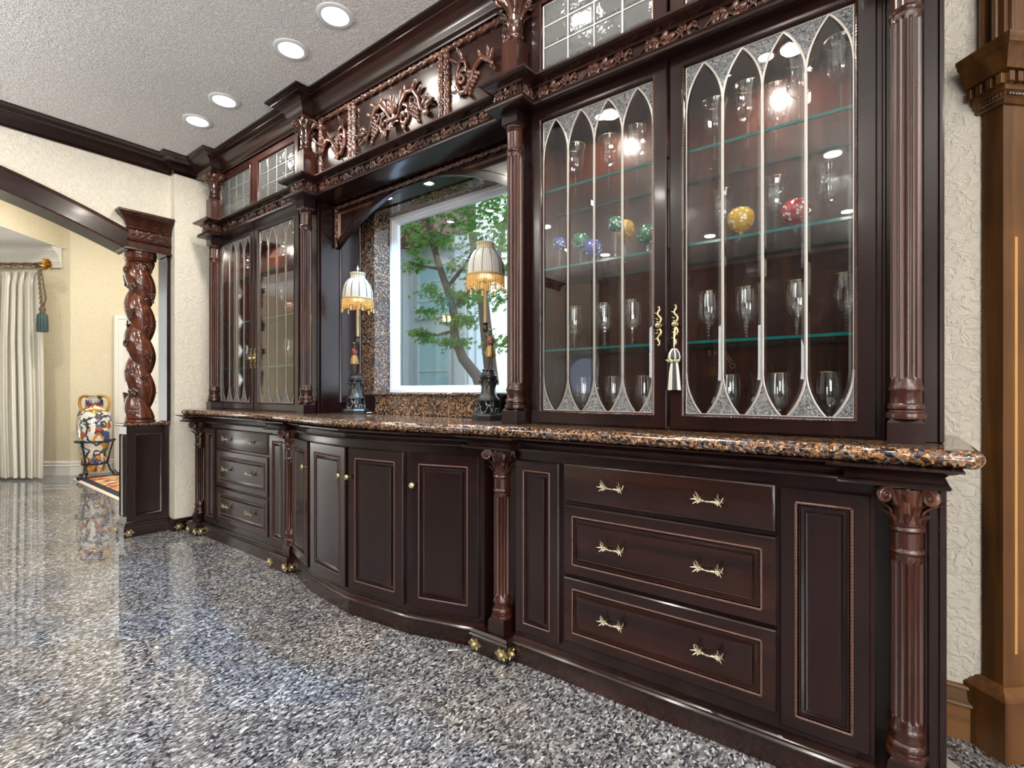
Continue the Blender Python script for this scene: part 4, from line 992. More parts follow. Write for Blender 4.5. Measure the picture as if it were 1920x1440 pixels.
# ------------------------------------------------------------------ figural table lamps
def marble():
    m, nt, b = nodes('black_marble'); v = coords(nt, world=False); g = noise(nt, v, 14, 5, .6, 1.5)
    nt.links.new(ramp(nt, g, [(.47, (.006, .007, .008)), (.5, (.35, .36, .36)), (.53, (.006, .007, .008))]), b.inputs['Base Color']); setp(b, rough=.12); return m
MARB = marble()
DKB = plain('dark_bronze', (.035, .035, .034), .3, .6)
def fabric(name, col, tr, k):
    m, nt, b = nodes(name); g = nt.nodes.new('ShaderNodeTexCoord'); sx = nt.nodes.new('ShaderNodeSeparateXYZ'); nt.links.new(g.outputs['Object'], sx.inputs[0])
    at = nt.nodes.new('ShaderNodeMath'); at.operation = 'ARCTAN2'; nt.links.new(sx.outputs[1], at.inputs[0]); nt.links.new(sx.outputs[0], at.inputs[1])
    mu = nt.nodes.new('ShaderNodeMath'); mu.operation = 'MULTIPLY'; mu.inputs[1].default_value = k; nt.links.new(at.outputs[0], mu.inputs[0])
    si = nt.nodes.new('ShaderNodeMath'); si.operation = 'SINE'; nt.links.new(mu.outputs[0], si.inputs[0])
    c = ramp(nt, si.outputs[0], [(0, tuple(x*.55 for x in col)), (.5, col)]); nt.links.new(c, b.inputs['Base Color']); setp(b, rough=.8, spec=.2)
    out = nt.nodes['Material Output']; t = nt.nodes.new('ShaderNodeBsdfTranslucent'); nt.links.new(c, t.inputs[0]); t.inputs[0].default_value = (*col, 1)
    mx = nt.nodes.new('ShaderNodeMixShader'); mx.inputs[0].default_value = tr; nt.links.new(b.outputs[0], mx.inputs[1]); nt.links.new(t.outputs[0], mx.inputs[2]); nt.links.new(mx.outputs[0], out.inputs[0]); return m
SHADE = fabric('pleated_silk', (.62, .60, .55), .08, 70); FRINGE = fabric('gold_fringe', (.85, .62, .28), .5, 60); COLLAR = fabric('collar_trim', (.50, .44, .30), .05, 26)
def skin(name, verts, edges, rad, mat, parent, lev=1):
    me = bpy.data.meshes.new(name); me.from_pydata(verts, edges, []); o = bpy.data.objects.new(name, me); C.objects.link(o); o.parent = parent
    me.materials.append(mat); s = o.modifiers.new('skin', 'SKIN'); s.use_smooth_shade = True
    for v, r in zip(me.skin_vertices[0].data, rad): v.radius = (r, r)
    me.skin_vertices[0].data[0].use_root = True
    sb = o.modifiers.new('sub', 'SUBSURF'); sb.levels = lev; sb.render_levels = lev; return o
EBONY = plain('ebonised_wood', (.02, .012, .008), .3); REDC = plain('painted_red', (.15, .035, .02), .35, .3); GOLDC = plain('gilt_skirt', (.26, .17, .06), .4, .7)
def lamp(loc, label, mirror):
    t = thing('table_lamp', loc, label, 'lamp'); s = -1 if mirror else 1
    def L(name, mb, m, sm=45, par=None): return obj(name, mb, m, par or t, local=True, smooth=sm)
    oc = lambda mb, P, n=8: mb.lathe(P, seg=n)
    mb = MB(); oc(mb, [(.086, 0), (.086, .024), (.080, .032), (.066, .036)]); L('base', mb, DKB, 20)
    mb = MB(); oc(mb, [(.062, .036), (.056, .098)]); L('marble_block', mb, MARB, 20)
    mb = MB(); oc(mb, [(.060, .098), (.060, .104), (.046, .118), (.040, .130), (.037, .134), (.034, .205), (.046, .214), (.047, .224), (.036, .228), (.036, .238), (.028, .246), (.028, .252)])
    for a in (0, 90, 180, 270):
        q = radians(a+45); x, y = .037*cos(q), .037*sin(q); mb.sphere((x, y, .198), .011, (1, 1, 1.2)); mb.sphere((x*1.25, y*1.25, .194), .006)
        q2 = radians(a+135); x2, y2 = .037*cos(q2), .037*sin(q2)
        mb.tube([(x*1.1+(x2-x)*1.1*k, y*1.1+(y2-y)*1.1*k, .192-.040*sin(pi*k)) for k in [i/8 for i in range(9)]], .0042, 5)
    for a in range(8): q = radians(a*45+22); mb.sphere((.026*cos(q), .026*sin(q), .252), .010, (1, 1, .5))
    L('pedestal', mb, DKB)
    z0 = .256; f = lambda x, y, z: (s*x, y, z0+z)
    V = [f(.014, 0, .098), f(.014, 0, .122), f(.014, 0, .150), f(.014, 0, .166), f(.013, -.002, .176), f(.012, -.003, .192),       # 0 pelvis .. 5 head top
         f(.006, 0, .078), f(.006, -.002, .042), f(.005, 0, .008), f(.004, -.012, .004), f(.022, 0, .078), f(.024, -.003, .042), f(.024, 0, .008), f(.026, -.012, .004),
         f(-.006, 0, .158), f(-.016, -.004, .176), f(-.020, 0, .205), f(-.020, 0, .218), f(.034, 0, .158), f(.044, -.006, .136), f(.034, -.022, .130), f(.024, -.028, .130)]
    E = [(0, 1), (1, 2), (2, 3), (3, 4), (4, 5), (0, 6), (6, 7), (7, 8), (8, 9), (0, 10), (10, 11), (11, 12), (12, 13), (2, 14), (14, 15), (15, 16), (16, 17), (2, 18), (18, 19), (19, 20), (20, 21)]
    R = [.012, .0105, .0125, .006, .0095, .0085, .0075, .006, .0042, .0035, .0075, .006, .0042, .0035, .0058, .0045, .0035, .004, .0058, .0045, .0036, .004]
    fg = skin('figurine', V, E, R, EBONY, t)
    fg['label'] = 'small standing figurine holding up the candle pole'
    mb = MB(); mb.lathe([(.0145, .118), (.020, .100), (.026, .070), (.024, .062), (.012, .075)], seg=18, mod=lambda a, z: 1+.08*cos(9*a)); mb.v = [(s*(x+.014), y, z+z0) for x, y, z in mb.v]; L('skirt', mb, GOLDC, 60, fg)
    mb = MB(); mb.lathe([(.0135, .118), (.017, .135), (.019, .152), (.012, .164)], seg=14, mod=lambda a, z: 1+.05*cos(5*a)); mb.v = [(s*(x+.014), y, z+z0) for x, y, z in mb.v]; L('tunic', mb, REDC, 60, fg)
    mb = MB(); mb.sphere((s*.0125, -.001, z0+.196), .0125, (1, 1, .62)); mb.sphere((s*.0125, -.012, z0+.199), .004); L('turban', mb, GOLDC, 60, fg)
    mb = MB(); mb.lathe([(.009, .445), (.013, .452), (.015, .470), (.011, .480), (.016, .486), (.017, .492), (.010, .494)], seg=16); mb.v = [(x-s*.020, y, z) for x, y, z in mb.v]; L('candle_cup', mb, DKB)
    mb = MB(); mb.lathe([(.0095, .492), (.0095, .735)], seg=16); mb.v = [(x-s*.020, y, z) for x, y, z in mb.v]; L('pole', mb, plain('candle_tube', (.30, .22, .10), .35, .3) if 'candle_tube' not in MATS else MATS['candle_tube'])
    sh = []
    mb = MB(); P = [(.0935, .727), (.0925, .760), (.088, .795), (.078, .825), (.062, .850), (.048, .862)]
    mb.lathe(P+[(r-.002, z-.001) for r, z in P[::-1]], seg=140, mod=lambda a, z: 1+.008*cos(70*a), cap=False); mb.v = [(x-s*.020, y, z) for x, y, z in mb.v]; sd = L('shade', mb, SHADE, 50)
    mb = MB()
    for k in range(12):
        a = 2*pi*k/12; mb.tube([(r*1.014*cos(a)-s*.020, r*1.014*sin(a), z) for r, z in P], .0021, 4)
    obj('rib', mb, DKB, sd, local=True)
    mb = MB(); mb.lathe([(.047, .860), (.049, .864), (.045, .869), (.045, .886), (.049, .892), (.047, .897), (.010, .8975)], seg=40); mb.v = [(x-s*.020, y, z) for x, y, z in mb.v]; L('collar', mb, COLLAR)
    mb = MB(); mb.lathe([(.0945, .722), (.097, .726), (.0975, .732), (.0945, .736)], seg=48)
    mb.v = [(x-s*.020, y, z) for x, y, z in mb.v]; L('gimp_band', mb, plain('gimp_braid', (.30, .20, .10), .6) if 'gimp_braid' not in MATS else MATS['gimp_braid'])
    mb = MB()
    for k in range(110):
        a = 2*pi*k/110; zb = .672+.012*abs(sin(a*4.5)); x, y = .0958*cos(a), .0958*sin(a); mb.tube([(x-s*.02, y, .724), (x*1.01-s*.02, y*1.01, zb)], .0019, 4)
    for k in range(9):
        a = 2*pi*(k+.5)/9; x, y = .099*cos(a)-s*.02, .099*sin(a); mb.sphere((x, y, .668), .0052); mb.lathe([(.002, .666), (.0065, .648), (.001, .647)], (x, y, 0), 8)
        mb.tube([(x, y, .672), (x, y, .70)], .0012, 4)
    L('fringe', mb, FRINGE, 60)
    mb = MB(); mb.lathe([(.004, .897), (.009, .903), (.004, .909), (.007, .915), (.011, .924), (.006, .933), (.003, .938), (.001, .948)], seg=14); mb.v = [(x-s*.020, y, z) for x, y, z in mb.v]; L('finial', mb, STEEL)
    mb = MB(); mb.sphere((-s*.02, 0, .755), .014, (1, 1, 1.4)); L('bulb', mb, BULB)
    l = bpy.data.lights.new('lamp_glow', 'POINT'); l.energy = 1.3; l.color = (1, .78, .48); l.shadow_soft_size = .03; o = bpy.data.objects.new('lamp_glow', l); C.objects.link(o); o.location = Vector(loc)+Vector((-s*.02, 0, .70))
    return t
lamp((-2.752, 1.975, .993), 'figurine table lamp with fringed silk shade at the left of the alcove', True)
lamp((-1.640, 1.965, .993), 'figurine table lamp with fringed silk shade at the right, before the fluted column', False)
cd = MB(); cd.tube([(-2.690, 1.99, 1.000), (-2.665, 2.03, 1.002), (-2.672, 2.05, 1.000), (-2.70, 2.11, 1.02), (-2.735, 2.165, 1.055), (-2.745, 2.171, 1.06)], .0035, 6)
cdo = obj('lamp_cord', cd, BRASS, origin=(-2.70, 2.05, 1.0)); tag(cdo, 'bronze lamp cord looping from the left lamp to the outlet', 'cord')

# ------------------------------------------------------------------ tassel on the door pull
ta = thing('key_tassel', (-.648, 1.846, 1.14), 'black and cream striped tassel hanging from the brass door pull', 'tassel')
SILK = plain('cream_silk', (.66, .62, .54), .5); SILKB = plain('black_silk', (.03, .03, .035), .45); SAGE = plain('sage_ribbon', (.42, .44, .25), .6)
mb = MB(); mb.tube([(-.648, 1.846, 1.375), (-.652, 1.845, 1.35), (-.651, 1.844, 1.30)], .0018, 5); mb.tube([(-.645, 1.846, 1.375), (-.648, 1.845, 1.35), (-.650, 1.844, 1.30)], .0018, 5); obj('cord', mb, BRASS, ta)
mb = MB(); mb.lathe([(.004, .156), (.010, .150), (.017, .138), (.020, .122), (.015, .112), (.013, .106)], (-.650, 1.844, 1.14), 24); obj('head', mb, SILKB, ta)
mb = MB()
for k in range(0, 12, 2): a = 2*pi*k/12; mb.tube([(-.650+r*1.03*cos(a), 1.844+r*1.03*sin(a), 1.14+z) for r, z in ((.005, .155), (.011, .149), (.0175, .138), (.0205, .122), (.0155, .112))], .0028, 5)
obj('head_stripe', mb, SILK, ta)
for col, ph, nm in ((SILKB, 0, 'skirt_strands'), (SILK, 1, 'skirt_strands')):
    mb = MB()
    for k in range(64):
        if (k//8) % 2 != ph: continue
        a = 2*pi*k/64; r = random.uniform(.9, 1.05)
        mb.tube([(-.650+.012*cos(a), 1.844+.012*sin(a), 1.250), (-.650+.019*cos(a)*r, 1.844+.017*sin(a)*r, 1.205), (-.650+.025*cos(a)*r, 1.844+.019*sin(a)*r, 1.142+random.uniform(0, .004))], .0015, 4)
        mb.tube([(-.650+.008*cos(a), 1.844+.008*sin(a), 1.250), (-.650+.018*cos(a)*r, 1.844+.013*sin(a)*r, 1.144)], .0015, 4)
    obj(nm, mb, col, ta, smooth=60)
mb = MB()
for a in (200, 250, 300, 340): q = radians(a); mb.sphere((-.650+.017*cos(q), 1.844+.017*sin(q), 1.250), .0075, (1, 1, .8)); mb.leaf((-.650+.017*cos(q), 1.844+.019*sin(q), 1.250), (cos(q), sin(q), .4), (0, -1, 0), .014, .010, .3, .2, 1, 4)
obj('rosette', mb, SAGE, ta)

# ------------------------------------------------------------------ arch end: pedestal, twisted column, entablature, beam
pd = thing('pedestal', (-4.84, 1.46, 0), 'dark panelled pedestal with a granite cap under the twisted column', 'pedestal')
mb = MB(); mb.box(-4.935, -4.770, 1.325, 1.612, 0, .862, .002); obj('body', mb, WD, pd)
f1 = lambda u, v, w_: (-4.770+w_, u, v); f2 = lambda u, v, w_: (u, 1.325-w_, v)
for f, a in ((f1, (1.375, 1.565, .155, .80)), (f2, (-4.905, -4.80, .155, .80))):
    mb = MB(); k = .6 if f is f2 else 1
    ring_mesh(mb, [(*a, 0), (*a, .008), inset(*a, .006*k, .012), inset(*a, .012*k, .006), inset(*a, .018*k, .004), inset(*a, .024*k, .009), inset(*a, .030*k, .007)], f); obj('raised_panel', mb, WD, pd)
mb = MB(); pb = [(-.02, 0), (.024, 0), (.024, .075), (.018, .080), (.020, .090), (.010, .098), (.012, .108), (.002, .118), (-.02, .12)]
mb.sweep(pb, [(-4.935, 1.60), (-4.935, 1.325), (-4.770, 1.325), (-4.770, 1.612)]); p = obj('base_moulding', mb, WD, pd)
inst('brass_mount', MOUNT, (-4.745, 1.335, .036), p, pi/2); inst('brass_mount', MOUNT, (-4.92, 1.300, .036), p)
inst('brass_mount', MOUNT, (-4.655, 1.645, .036), bl, pi/2)
mb = MB(); pr = [(-.03, .862)]+[(-.012+.012*cos(a), .876+.013*sin(a)) for a in [-pi/2+pi*i/6 for i in range(7)]]+[(-.03, .889)]
mb.sweep(pr, [(-4.965, 1.612), (-4.965, 1.295), (-4.738, 1.295), (-4.738, 1.612)]); mb.box(-4.94, -4.76, 1.32, 1.6115, .8625, .8888); obj('granite_cap', mb, GB, pd)
tc = thing('twisted_column', (-4.845, 1.435, .889), 'carved barley-twist column with grapes and leaves standing on the pedestal', 'column')
TW = wood('mahogany_polished', (.028, .006, .003), (.085, .021, .009), (.16, .045, .018), 'n', .18, .7, .3)
def twist():
    mb = MB(); seg = 40; n = 150; Hh = 1.315; z0 = .035; vs = []; fs = []; turns = 4.6
    for i in range(n+1):
        z = z0+(Hh-z0*2)*i/n; th = -2*pi*turns*i/n/1.0
        for k in range(seg):
            a = 2*pi*k/seg; b = (a-th/2.0*2)
            r = .064+.038*abs(cos((a-th)/2))**.55
            cx, cy = .004*cos(th), .004*sin(th)
            vs.append((cx+r*cos(a), cy+r*sin(a), z))
    for i in range(n):
        for k in range(seg): l = (k+1) % seg; fs.append((i*seg+k, i*seg+l, (i+1)*seg+l, (i+1)*seg+k))
    fs += [tuple(range(seg)), tuple(range(n*seg, (n+1)*seg))]; mb.add(vs, fs); return mb, turns, n, z0, Hh
mb, turns, nn, zz0, HH = twist(); sh = obj('twisted_shaft', mb, TW, tc, local=True, smooth=75)
mb = MB(); mb.lathe([(.100, 0), (.106, .008), (.104, .018), (.094, .022), (.098, .030), (.090, .038)], seg=32); obj('base_ring', mb, TW, tc, local=True, smooth=50)
mb = MB(); mb.lathe([(.090, 1.275), (.100, 1.285), (.094, 1.293), (.104, 1.300), (.110, 1.310), (.108, 1.330), (.112, 1.336), (.112, 1.350)], seg=32); obj('top_ring', mb, TW, tc, local=True, smooth=50)
mb = MB(); P = []
for i in range(0, nn+1, 2):
    z = zz0+(HH-2*zz0)*i/nn; th = -2*pi*turns*i/nn+pi; P.append((.066*cos(th)*1.0, .066*sin(th), z))
mb.tube(P, [.006]*len(P), 6)
for k, (hz_, an, kind) in enumerate([(1.22, -.2, 'l'), (1.20, -1.2, 's'), (1.07, -.9, 'l'), (1.13, -2.3, 'g'), (.96, -.1, 's'), (.86, -.9, 'g'), (.78, -1.9, 'l'), (.74, .2, 's'), (.62, -1.2, 's'), (.52, .2, 'g'), (.42, -1.0, 'l'), (.35, -.1, 's'), (.25, -.9, 'l'), (.20, -2.3, 'g'), (.10, -.7, 'l'), (1.24, .6, 'g'), (1.0, .6, 'g')]):
    g = MB()
    if kind == 'l': vineleaf(g, 0, 0, .040, .3*k)
    elif kind == 'g': grapes(g, 0, .02, .014, 4, 1, .2)
    else: scroll(g, 0, 0, .022, 1.2, k, 1, .005, .003, 14); g.leaf((.01, -.004, .01), (1, 0, .6), (0, -1, 0), .030, .014, .4, .2, 2, 5)
    th = -2*pi*turns*(hz_-zz0)/(HH-2*zz0); a = an; r = .064+.038*abs(cos((a-th)/2))**.55; cx, cy = .004*cos(th), .004*sin(th)
    M = Matrix.Translation((cx+r*cos(a), cy+r*sin(a), hz_)) @ Matrix.Rotation(a+pi/2, 4, 'Z') @ Matrix.Diagonal((1.3, 1.5, 1.3, 1)); mb.merge(g, M)
obj('vine_carving', mb, WC, tc, local=True, smooth=60)
ae = thing('arch_entablature', (-4.85, 1.45, 2.24), 'carved dark block above the twisted column carrying the arch beam', 'moulding')
ap = [(-.03, 2.240), (.034, 2.240), (.030, 2.252), (.010, 2.258), (.004, 2.262), (.004, 2.305), (.010, 2.308), (.018, 2.316), (.012, 2.324), (.014, 2.332), (.006, 2.336), (.004, 2.398), (.012, 2.402), (.018, 2.410), (.014, 2.420), (.022, 2.430),
      (.026, 2.444), (.036, 2.462), (.054, 2.484), (.072, 2.496), (.074, 2.504), (.086, 2.512), (.086, 2.528), (-.03, 2.528)]
mb = MB(); mb.sweep(ap, [(-4.95, 1.330), (-4.742, 1.330), (-4.742, 1.618)]); mb.box(-4.949, -4.765, 1.345, 1.615, 2.242, 2.526); obj('moulding', mb, WR, ae)
mb = MB(); place_vine(mb, frame((-4.737, 1.34), (0, 1)), 0, .27, 2.367, 1.25); obj('carved_frieze', mb, WC, ae, smooth=60)
ys2 = [1.33-(3.96*i/40) for i in range(41)]
bm_ = thing('arch_beam', (-4.85, -.65, 2.25), 'dark segmental arch beam spanning the opening at the end wall', 'beam')
mb = MB(); n = len(ys2)
for X, o_ in ((-4.735, 0),):
    lo = [(y, arch(y)) for y in ys2]; hi = [(y, arch(y)+.148) for y in ys2]
    vs = []; fs = []
    for (y0, z0), (y1, z1) in zip(lo, hi): vs += [(-4.965, y0, z0), (-4.735, y0, z0), (-4.735, y1, z1), (-4.965, y1, z1)]
    for i in range(n-1):
        for k in range(4): fs.append((i*4+k, i*4+(k+1) % 4, i*4+4+(k+1) % 4, i*4+4+k))
    mb.add(vs, fs+[(0, 1, 2, 3), (n*4-4, n*4-3, n*4-2, n*4-1)])
obj('fascia', mb, WY, bm_, smooth=30)
for dz, r in ((.150, .010), (.006, .007), (.135, .004)):
    mb = MB(); mb.tube([(-4.737, y, arch(y)+dz) for y in ys2], r, 8); obj('edge_bead', mb, WR, bm_)
mb = MB(); mb.box(-4.955, -4.745, 1.598, 1.617, .892, 2.238, .002); mb.box(-4.80, -4.742, 1.590, 1.602, .892, 2.238, .003); j = obj('arch_jamb', mb, WD, origin=(-4.85, 1.608, .892)); tag(j, 'narrow dark jamb board behind the twisted column', 'jamb')

# ------------------------------------------------------------------ golden wood pilaster at the angled opening
gp = thing('door_pilaster', (.34, 2.25, 0), 'golden brown wooden pilaster with a dentil capital at the right edge', 'pilaster')
a_ = (-k45, k45); b_ = (k45, k45)       # along the left face (away), along the front (right)
P0 = (.265, 2.172)
def pl(s, t): return (P0[0]+a_[0]*s+b_[0]*t, P0[1]+a_[1]*s+b_[1]*t)
fr_f = lambda u, v, w_: (P0[0]+b_[0]*u+k45*w_, P0[1]+b_[1]*u-k45*w_, v)
fr_l = lambda u, v, w_: (P0[0]+a_[0]*u-k45*w_, P0[1]+a_[1]*u-k45*w_, v)
def pbox(name, s1, t1, z0, z1, o_, mat, par=gp):
    mb = MB(); q = [pl(s1, -o_), pl(-o_, -o_), pl(-o_, t1), pl(s1, t1)]; mb.prism(q, lambda a, b, c: (a, b, c), z0, z1); return obj(name, mb, mat, par, smooth=0)
pbox('shaft', .060, .42, .20, 2.03, 0, WG); pbox('upper_shaft', .066, .42, 2.19, 3.02, .012, WG)
for s in (0, 1):
    for u in (.041, .085, .129, .173): 
        if s: break
        mb = MB(); mb.box(0, .009, -.001, .003, 0, 1, .0); mb.v = [fr_f(u+x*(.010/.009), 1.62-1.30*z, -y+.0005) for x, y, z in mb.v]; obj('flute', mb, plain('flute_light', (.42, .22, .07), .35) if 'flute_light' not in MATS else MATS['flute_light'], gp)
for u, fr in ((.012, fr_f), (.085, fr_f), (.050, fr_l), (.012, fr_l)):
    mb = MB(); mb.tube([fr(u, 2.20, .014), fr(u, 3.02, .014)], .008, 8); obj('upper_bead', mb, WG, gp)
gpath = [pl(.075, 0), pl(0, 0), pl(0, .42)]
mb = MB(); mb.sweep([(-.02, 0), (.029, 0), (.029, .185), (.030, .188), (.026, .196), (.022, .199), (.018, .208), (.012, .212), (.008, .220), (0, .224), (-.02, .224)], [pl(.110, 0), pl(0, 0), pl(0, .42)]); obj('plinth', mb, WG, gp)
cp = [(-.02, 2.028), (.006, 2.030), (.012, 2.036), (.010, 2.044), (.016, 2.048), (.018, 2.060), (.024, 2.064), (.026, 2.074), (.026, 2.110), (.046, 2.114), (.050, 2.124), (.056, 2.140), (.066, 2.156), (.070, 2.164), (.078, 2.170), (.080, 2.180), (.084, 2.186), (.084, 2.196), (-.02, 2.196)]
mb = MB(); mb.sweep(cp, gpath); obj('capital_moulding', mb, WG, gp)
for fr, n in ((fr_f, 9), (fr_l, 3)):
    for i in range(-1, n):
        u = .002+i*.030
        mb = MB(); mb.box(0, .017, 0, .016, 0, .030, .001); mb.v = [fr(u+x, 2.078+z, .026+y) for x, y, z in mb.v]; obj('dentil', mb, WG, gp, smooth=0)
mb = MB(); mb.rope(fr_f(-.01, 2.054, .019), fr_f(.3, 2.054, .019), .0048, 1, .011, .4, 6, .0028); mb.rope(fr_l(-.01, 2.054, .019), fr_l(.07, 2.054, .019), .0048, 1, .011, .4, 6, .0028); obj('rope_bead', mb, WG, gp)

# ------------------------------------------------------------------ hall beyond the arch
def seg_wall(name, A, B, z0, z1, m, th=.12):
    d = (B[0]-A[0], B[1]-A[1]); L = hypot(*d); n = (-d[1]/L*th, d[0]/L*th)
    mb = MB(); mb.prism([A, B, (B[0]+n[0], B[1]+n[1]), (A[0]+n[0], A[1]+n[1])], lambda a, b, c: (a, b, c), z0, z1); return struct(name, mb, m)
w1a, w1b = at_d(-420, 0, 6.85), at_d(132, 0, 6.85); w2b = at_d(420, 0, 7.9)
seg_wall('wall_hall_bay', (w1a.x, w1a.y), (w1b.x, w1b.y), 0, 3.6, CREAM)
seg_wall('wall_hall', (w1b.x, w1b.y), (w2b.x, w2b.y), 0, 3.6, CREAM)
mb = MB(); mb.box(-13, -4.95, 3.62, 3.7, 0, 3.7); struct('wall_hall_back', mb, CREAM)
mb = MB(); mb.box(-13.1, -13, -4.2, 4.6, 0, 3.7); struct('wall_hall_end', mb, CREAM)
mb = MB(); mb.box(-13, -4.97, -4.2, 4.6, 3.6, 3.7); struct('ceiling_hall', mb, CEIL)
sA, sB = at_d(2.5, 0, 5.91), at_d(114, 0, 6.81); dd = (sB-sA).normalized(); sA2 = sA-dd*4.0; sB2 = sB+dd*.6
mb = MB(); mb.prism([(sA2.x, sA2.y), (sB2.x, sB2.y), (w1b.x-.02, w1b.y-.02), (w1a.x, w1a.y)], lambda a, b, c: (a, b, c), 3.07, 3.598); struct('ceiling_soffit', mb, CREAM)
mb = MB(); mb.prism([(sA2.x, sA2.y), (sB.x, sB.y), (w1b.x-.02, w1b.y-.02), (w1a.x, w1a.y)], lambda a, b, c: (a, b, c), 3.064, 3.0705); struct('ceiling_soffit_face', mb, CEIL)
cr = [(0, 2.80), (.012, 2.80), (.014, 2.84), (.022, 2.845), (.020, 2.862), (.032, 2.868), (.034, 2.905), (.05, 2.94), (.085, 2.985), (.12, 3.01), (.125, 3.03), (.14, 3.035), (.14, 3.063), (0, 3.063)]
wc_ = at_d(116, 0, 6.83); wca = at_d(-300, 0, 6.83)
mb = MB(); mb.sweep(cr, [(wca.x, wca.y), (wc_.x, wc_.y)]); struct('trim_4', mb, TRIMW)
bb = [(0, 0), (.018, 0), (.018, .12), (.024, .125), (.014, .14), (.016, .17), (.006, .185), (0, .19)]
mb = MB(); mb.sweep(bb, [(w1a.x, w1a.y), (w1b.x, w1b.y), (w2b.x, w2b.y)]); struct('baseboard_hall', mb, TRIMW)
# panelled white door leaf at the end of the hall wall
e1, e2 = at_d(214, 0, 7.10), at_d(330, 0, 7.50); fd = (e2-e1).normalized(); m = frame((e1.x, e1.y), (fd.x, fd.y)); Ld = (e2-e1).length
mb = MB(); ring_mesh(mb, [(0, Ld, .002, 2.2, 0), (0, Ld, .002, 2.2, .05), inset(0, Ld, .002, 2.2, .01, .058), inset(0, Ld, .002, 2.2, .05, .058), inset(0, Ld, .002, 2.2, .054, .048)], m); dr = struct('door_1', mb, TRIMW)
for z0, z1 in ((.22, 1.0), (1.12, 2.02)):
    mb = MB(); ring_mesh(mb, [(.12, Ld-.12, z0, z1, .048), (.12, Ld-.12, z0, z1, .060), inset(.12, Ld-.12, z0, z1, .03, .052), inset(.12, Ld-.12, z0, z1, .05, .058)], m); obj('door_panel', mb, TRIMW, dr)

CURT = plain('cream_curtain', (.80, .77, .68), .7)
cu = thing('curtain', at_d(10, 893, 6.45), 'long cream pleated curtain hanging at the left edge', 'curtain')
mb = MB(); n = 260; vs = []; zs = [(2.665, .55), (2.62, .75), (2.50, .9), (1.8, 1), (.9, 1.05), (.03, 1.1)]
for zi, (z, k) in enumerate(zs):
    for i in range(n+1):
        px = -170+250*i/n; q = i/n; dep = 6.47+.045*k*sin(q*2*pi*15+.9*sin(q*23)+.15*zi)+.018*k*sin(q*2*pi*37+1.3)+.004*sin(q*400)*(zi < 2); p = at_d(px+3*sin(zi*1.3+q*9), 0, dep); vs.append((p.x, p.y, z))
for zi, (z, k) in list(enumerate(zs))[::-1]:
    for i in range(n+1): x, y, zz = vs[zi*(n+1)+i]; vs.append((x+FW.x*.004, y+FW.y*.004, zz))
fs = [(a*(n+1)+i, a*(n+1)+i+1, (a+1)*(n+1)+i+1, (a+1)*(n+1)+i) for a in range(len(zs)*2-1) for i in range(n)]; mb.add(vs, fs); obj('drape', mb, CURT, cu, smooth=80)
rd = thing('curtain_rod', at_d(40, 497, 6.40), 'gilded twisted curtain rod with a flower finial', 'curtain rod')
mb = MB(); mb.rope(at_d(-200, 497, 6.40), at_d(72, 497, 6.40), .028, 3, .16, .22, 12, .02); mb.tube([at_d(68, 497, 6.4), at_d(78, 497, 6.4)], [.036, .030], 12); obj('rod', mb, WG, rd, smooth=60)
mb = MB(); c = at_d(91, 497, 6.40); mb.sphere(c, .040)
for i in range(12):
    a = 2*pi*i/12; mb.leaf(c+Vector((0, 0, 0)), RT*cos(a)*.6+Vector((0, 0, sin(a)))+RT*.25, -FW, .095, .06, .5, .5, 2, 6)
    if i % 2: mb.leaf(c-FW*.03, RT*cos(a)*.7+Vector((0, 0, sin(a)*.7)), -FW, .065, .05, .5, .8, 2, 6)
obj('finial', mb, GOLD, rd, smooth=60)
TEAL = plain('teal_silk', (.02, .05, .05), .5); BRD = plain('brown_braid', (.10, .06, .03), .6)
tt = thing('curtain_tieback', at_d(78, 620, 6.36), 'dark green tassel on a braided cord hanging from the curtain rod', 'tassel')
mb = MB(); mb.rope(at_d(72.5, 506, 6.35), at_d(78, 576, 6.35), .014, 2, .06, .3, 8, .012); mb.tube([at_d(77, 505, 6.36), at_d(86, 560, 6.36), at_d(80, 580, 6.36)], .010, 6); obj('cord', mb, BRD, tt)
mb = MB(); p = at_d(79.5, 0, 6.35); mb.lathe([(.012, 2.20), (.030, 2.185), (.036, 2.16), (.026, 2.13), (.030, 2.115)], (p.x, p.y, 0), 16); obj('head', mb, BRD, tt)
mb = MB(); mb.lathe([(.026, 2.12), (.050, 2.09), (.056, 1.98), (.056, 1.88), (.03, 1.878)], (p.x, p.y, 0), 48, mod=lambda a, z: 1+.06*cos(16*a)); obj('skirt', mb, TEAL, tt, smooth=60)

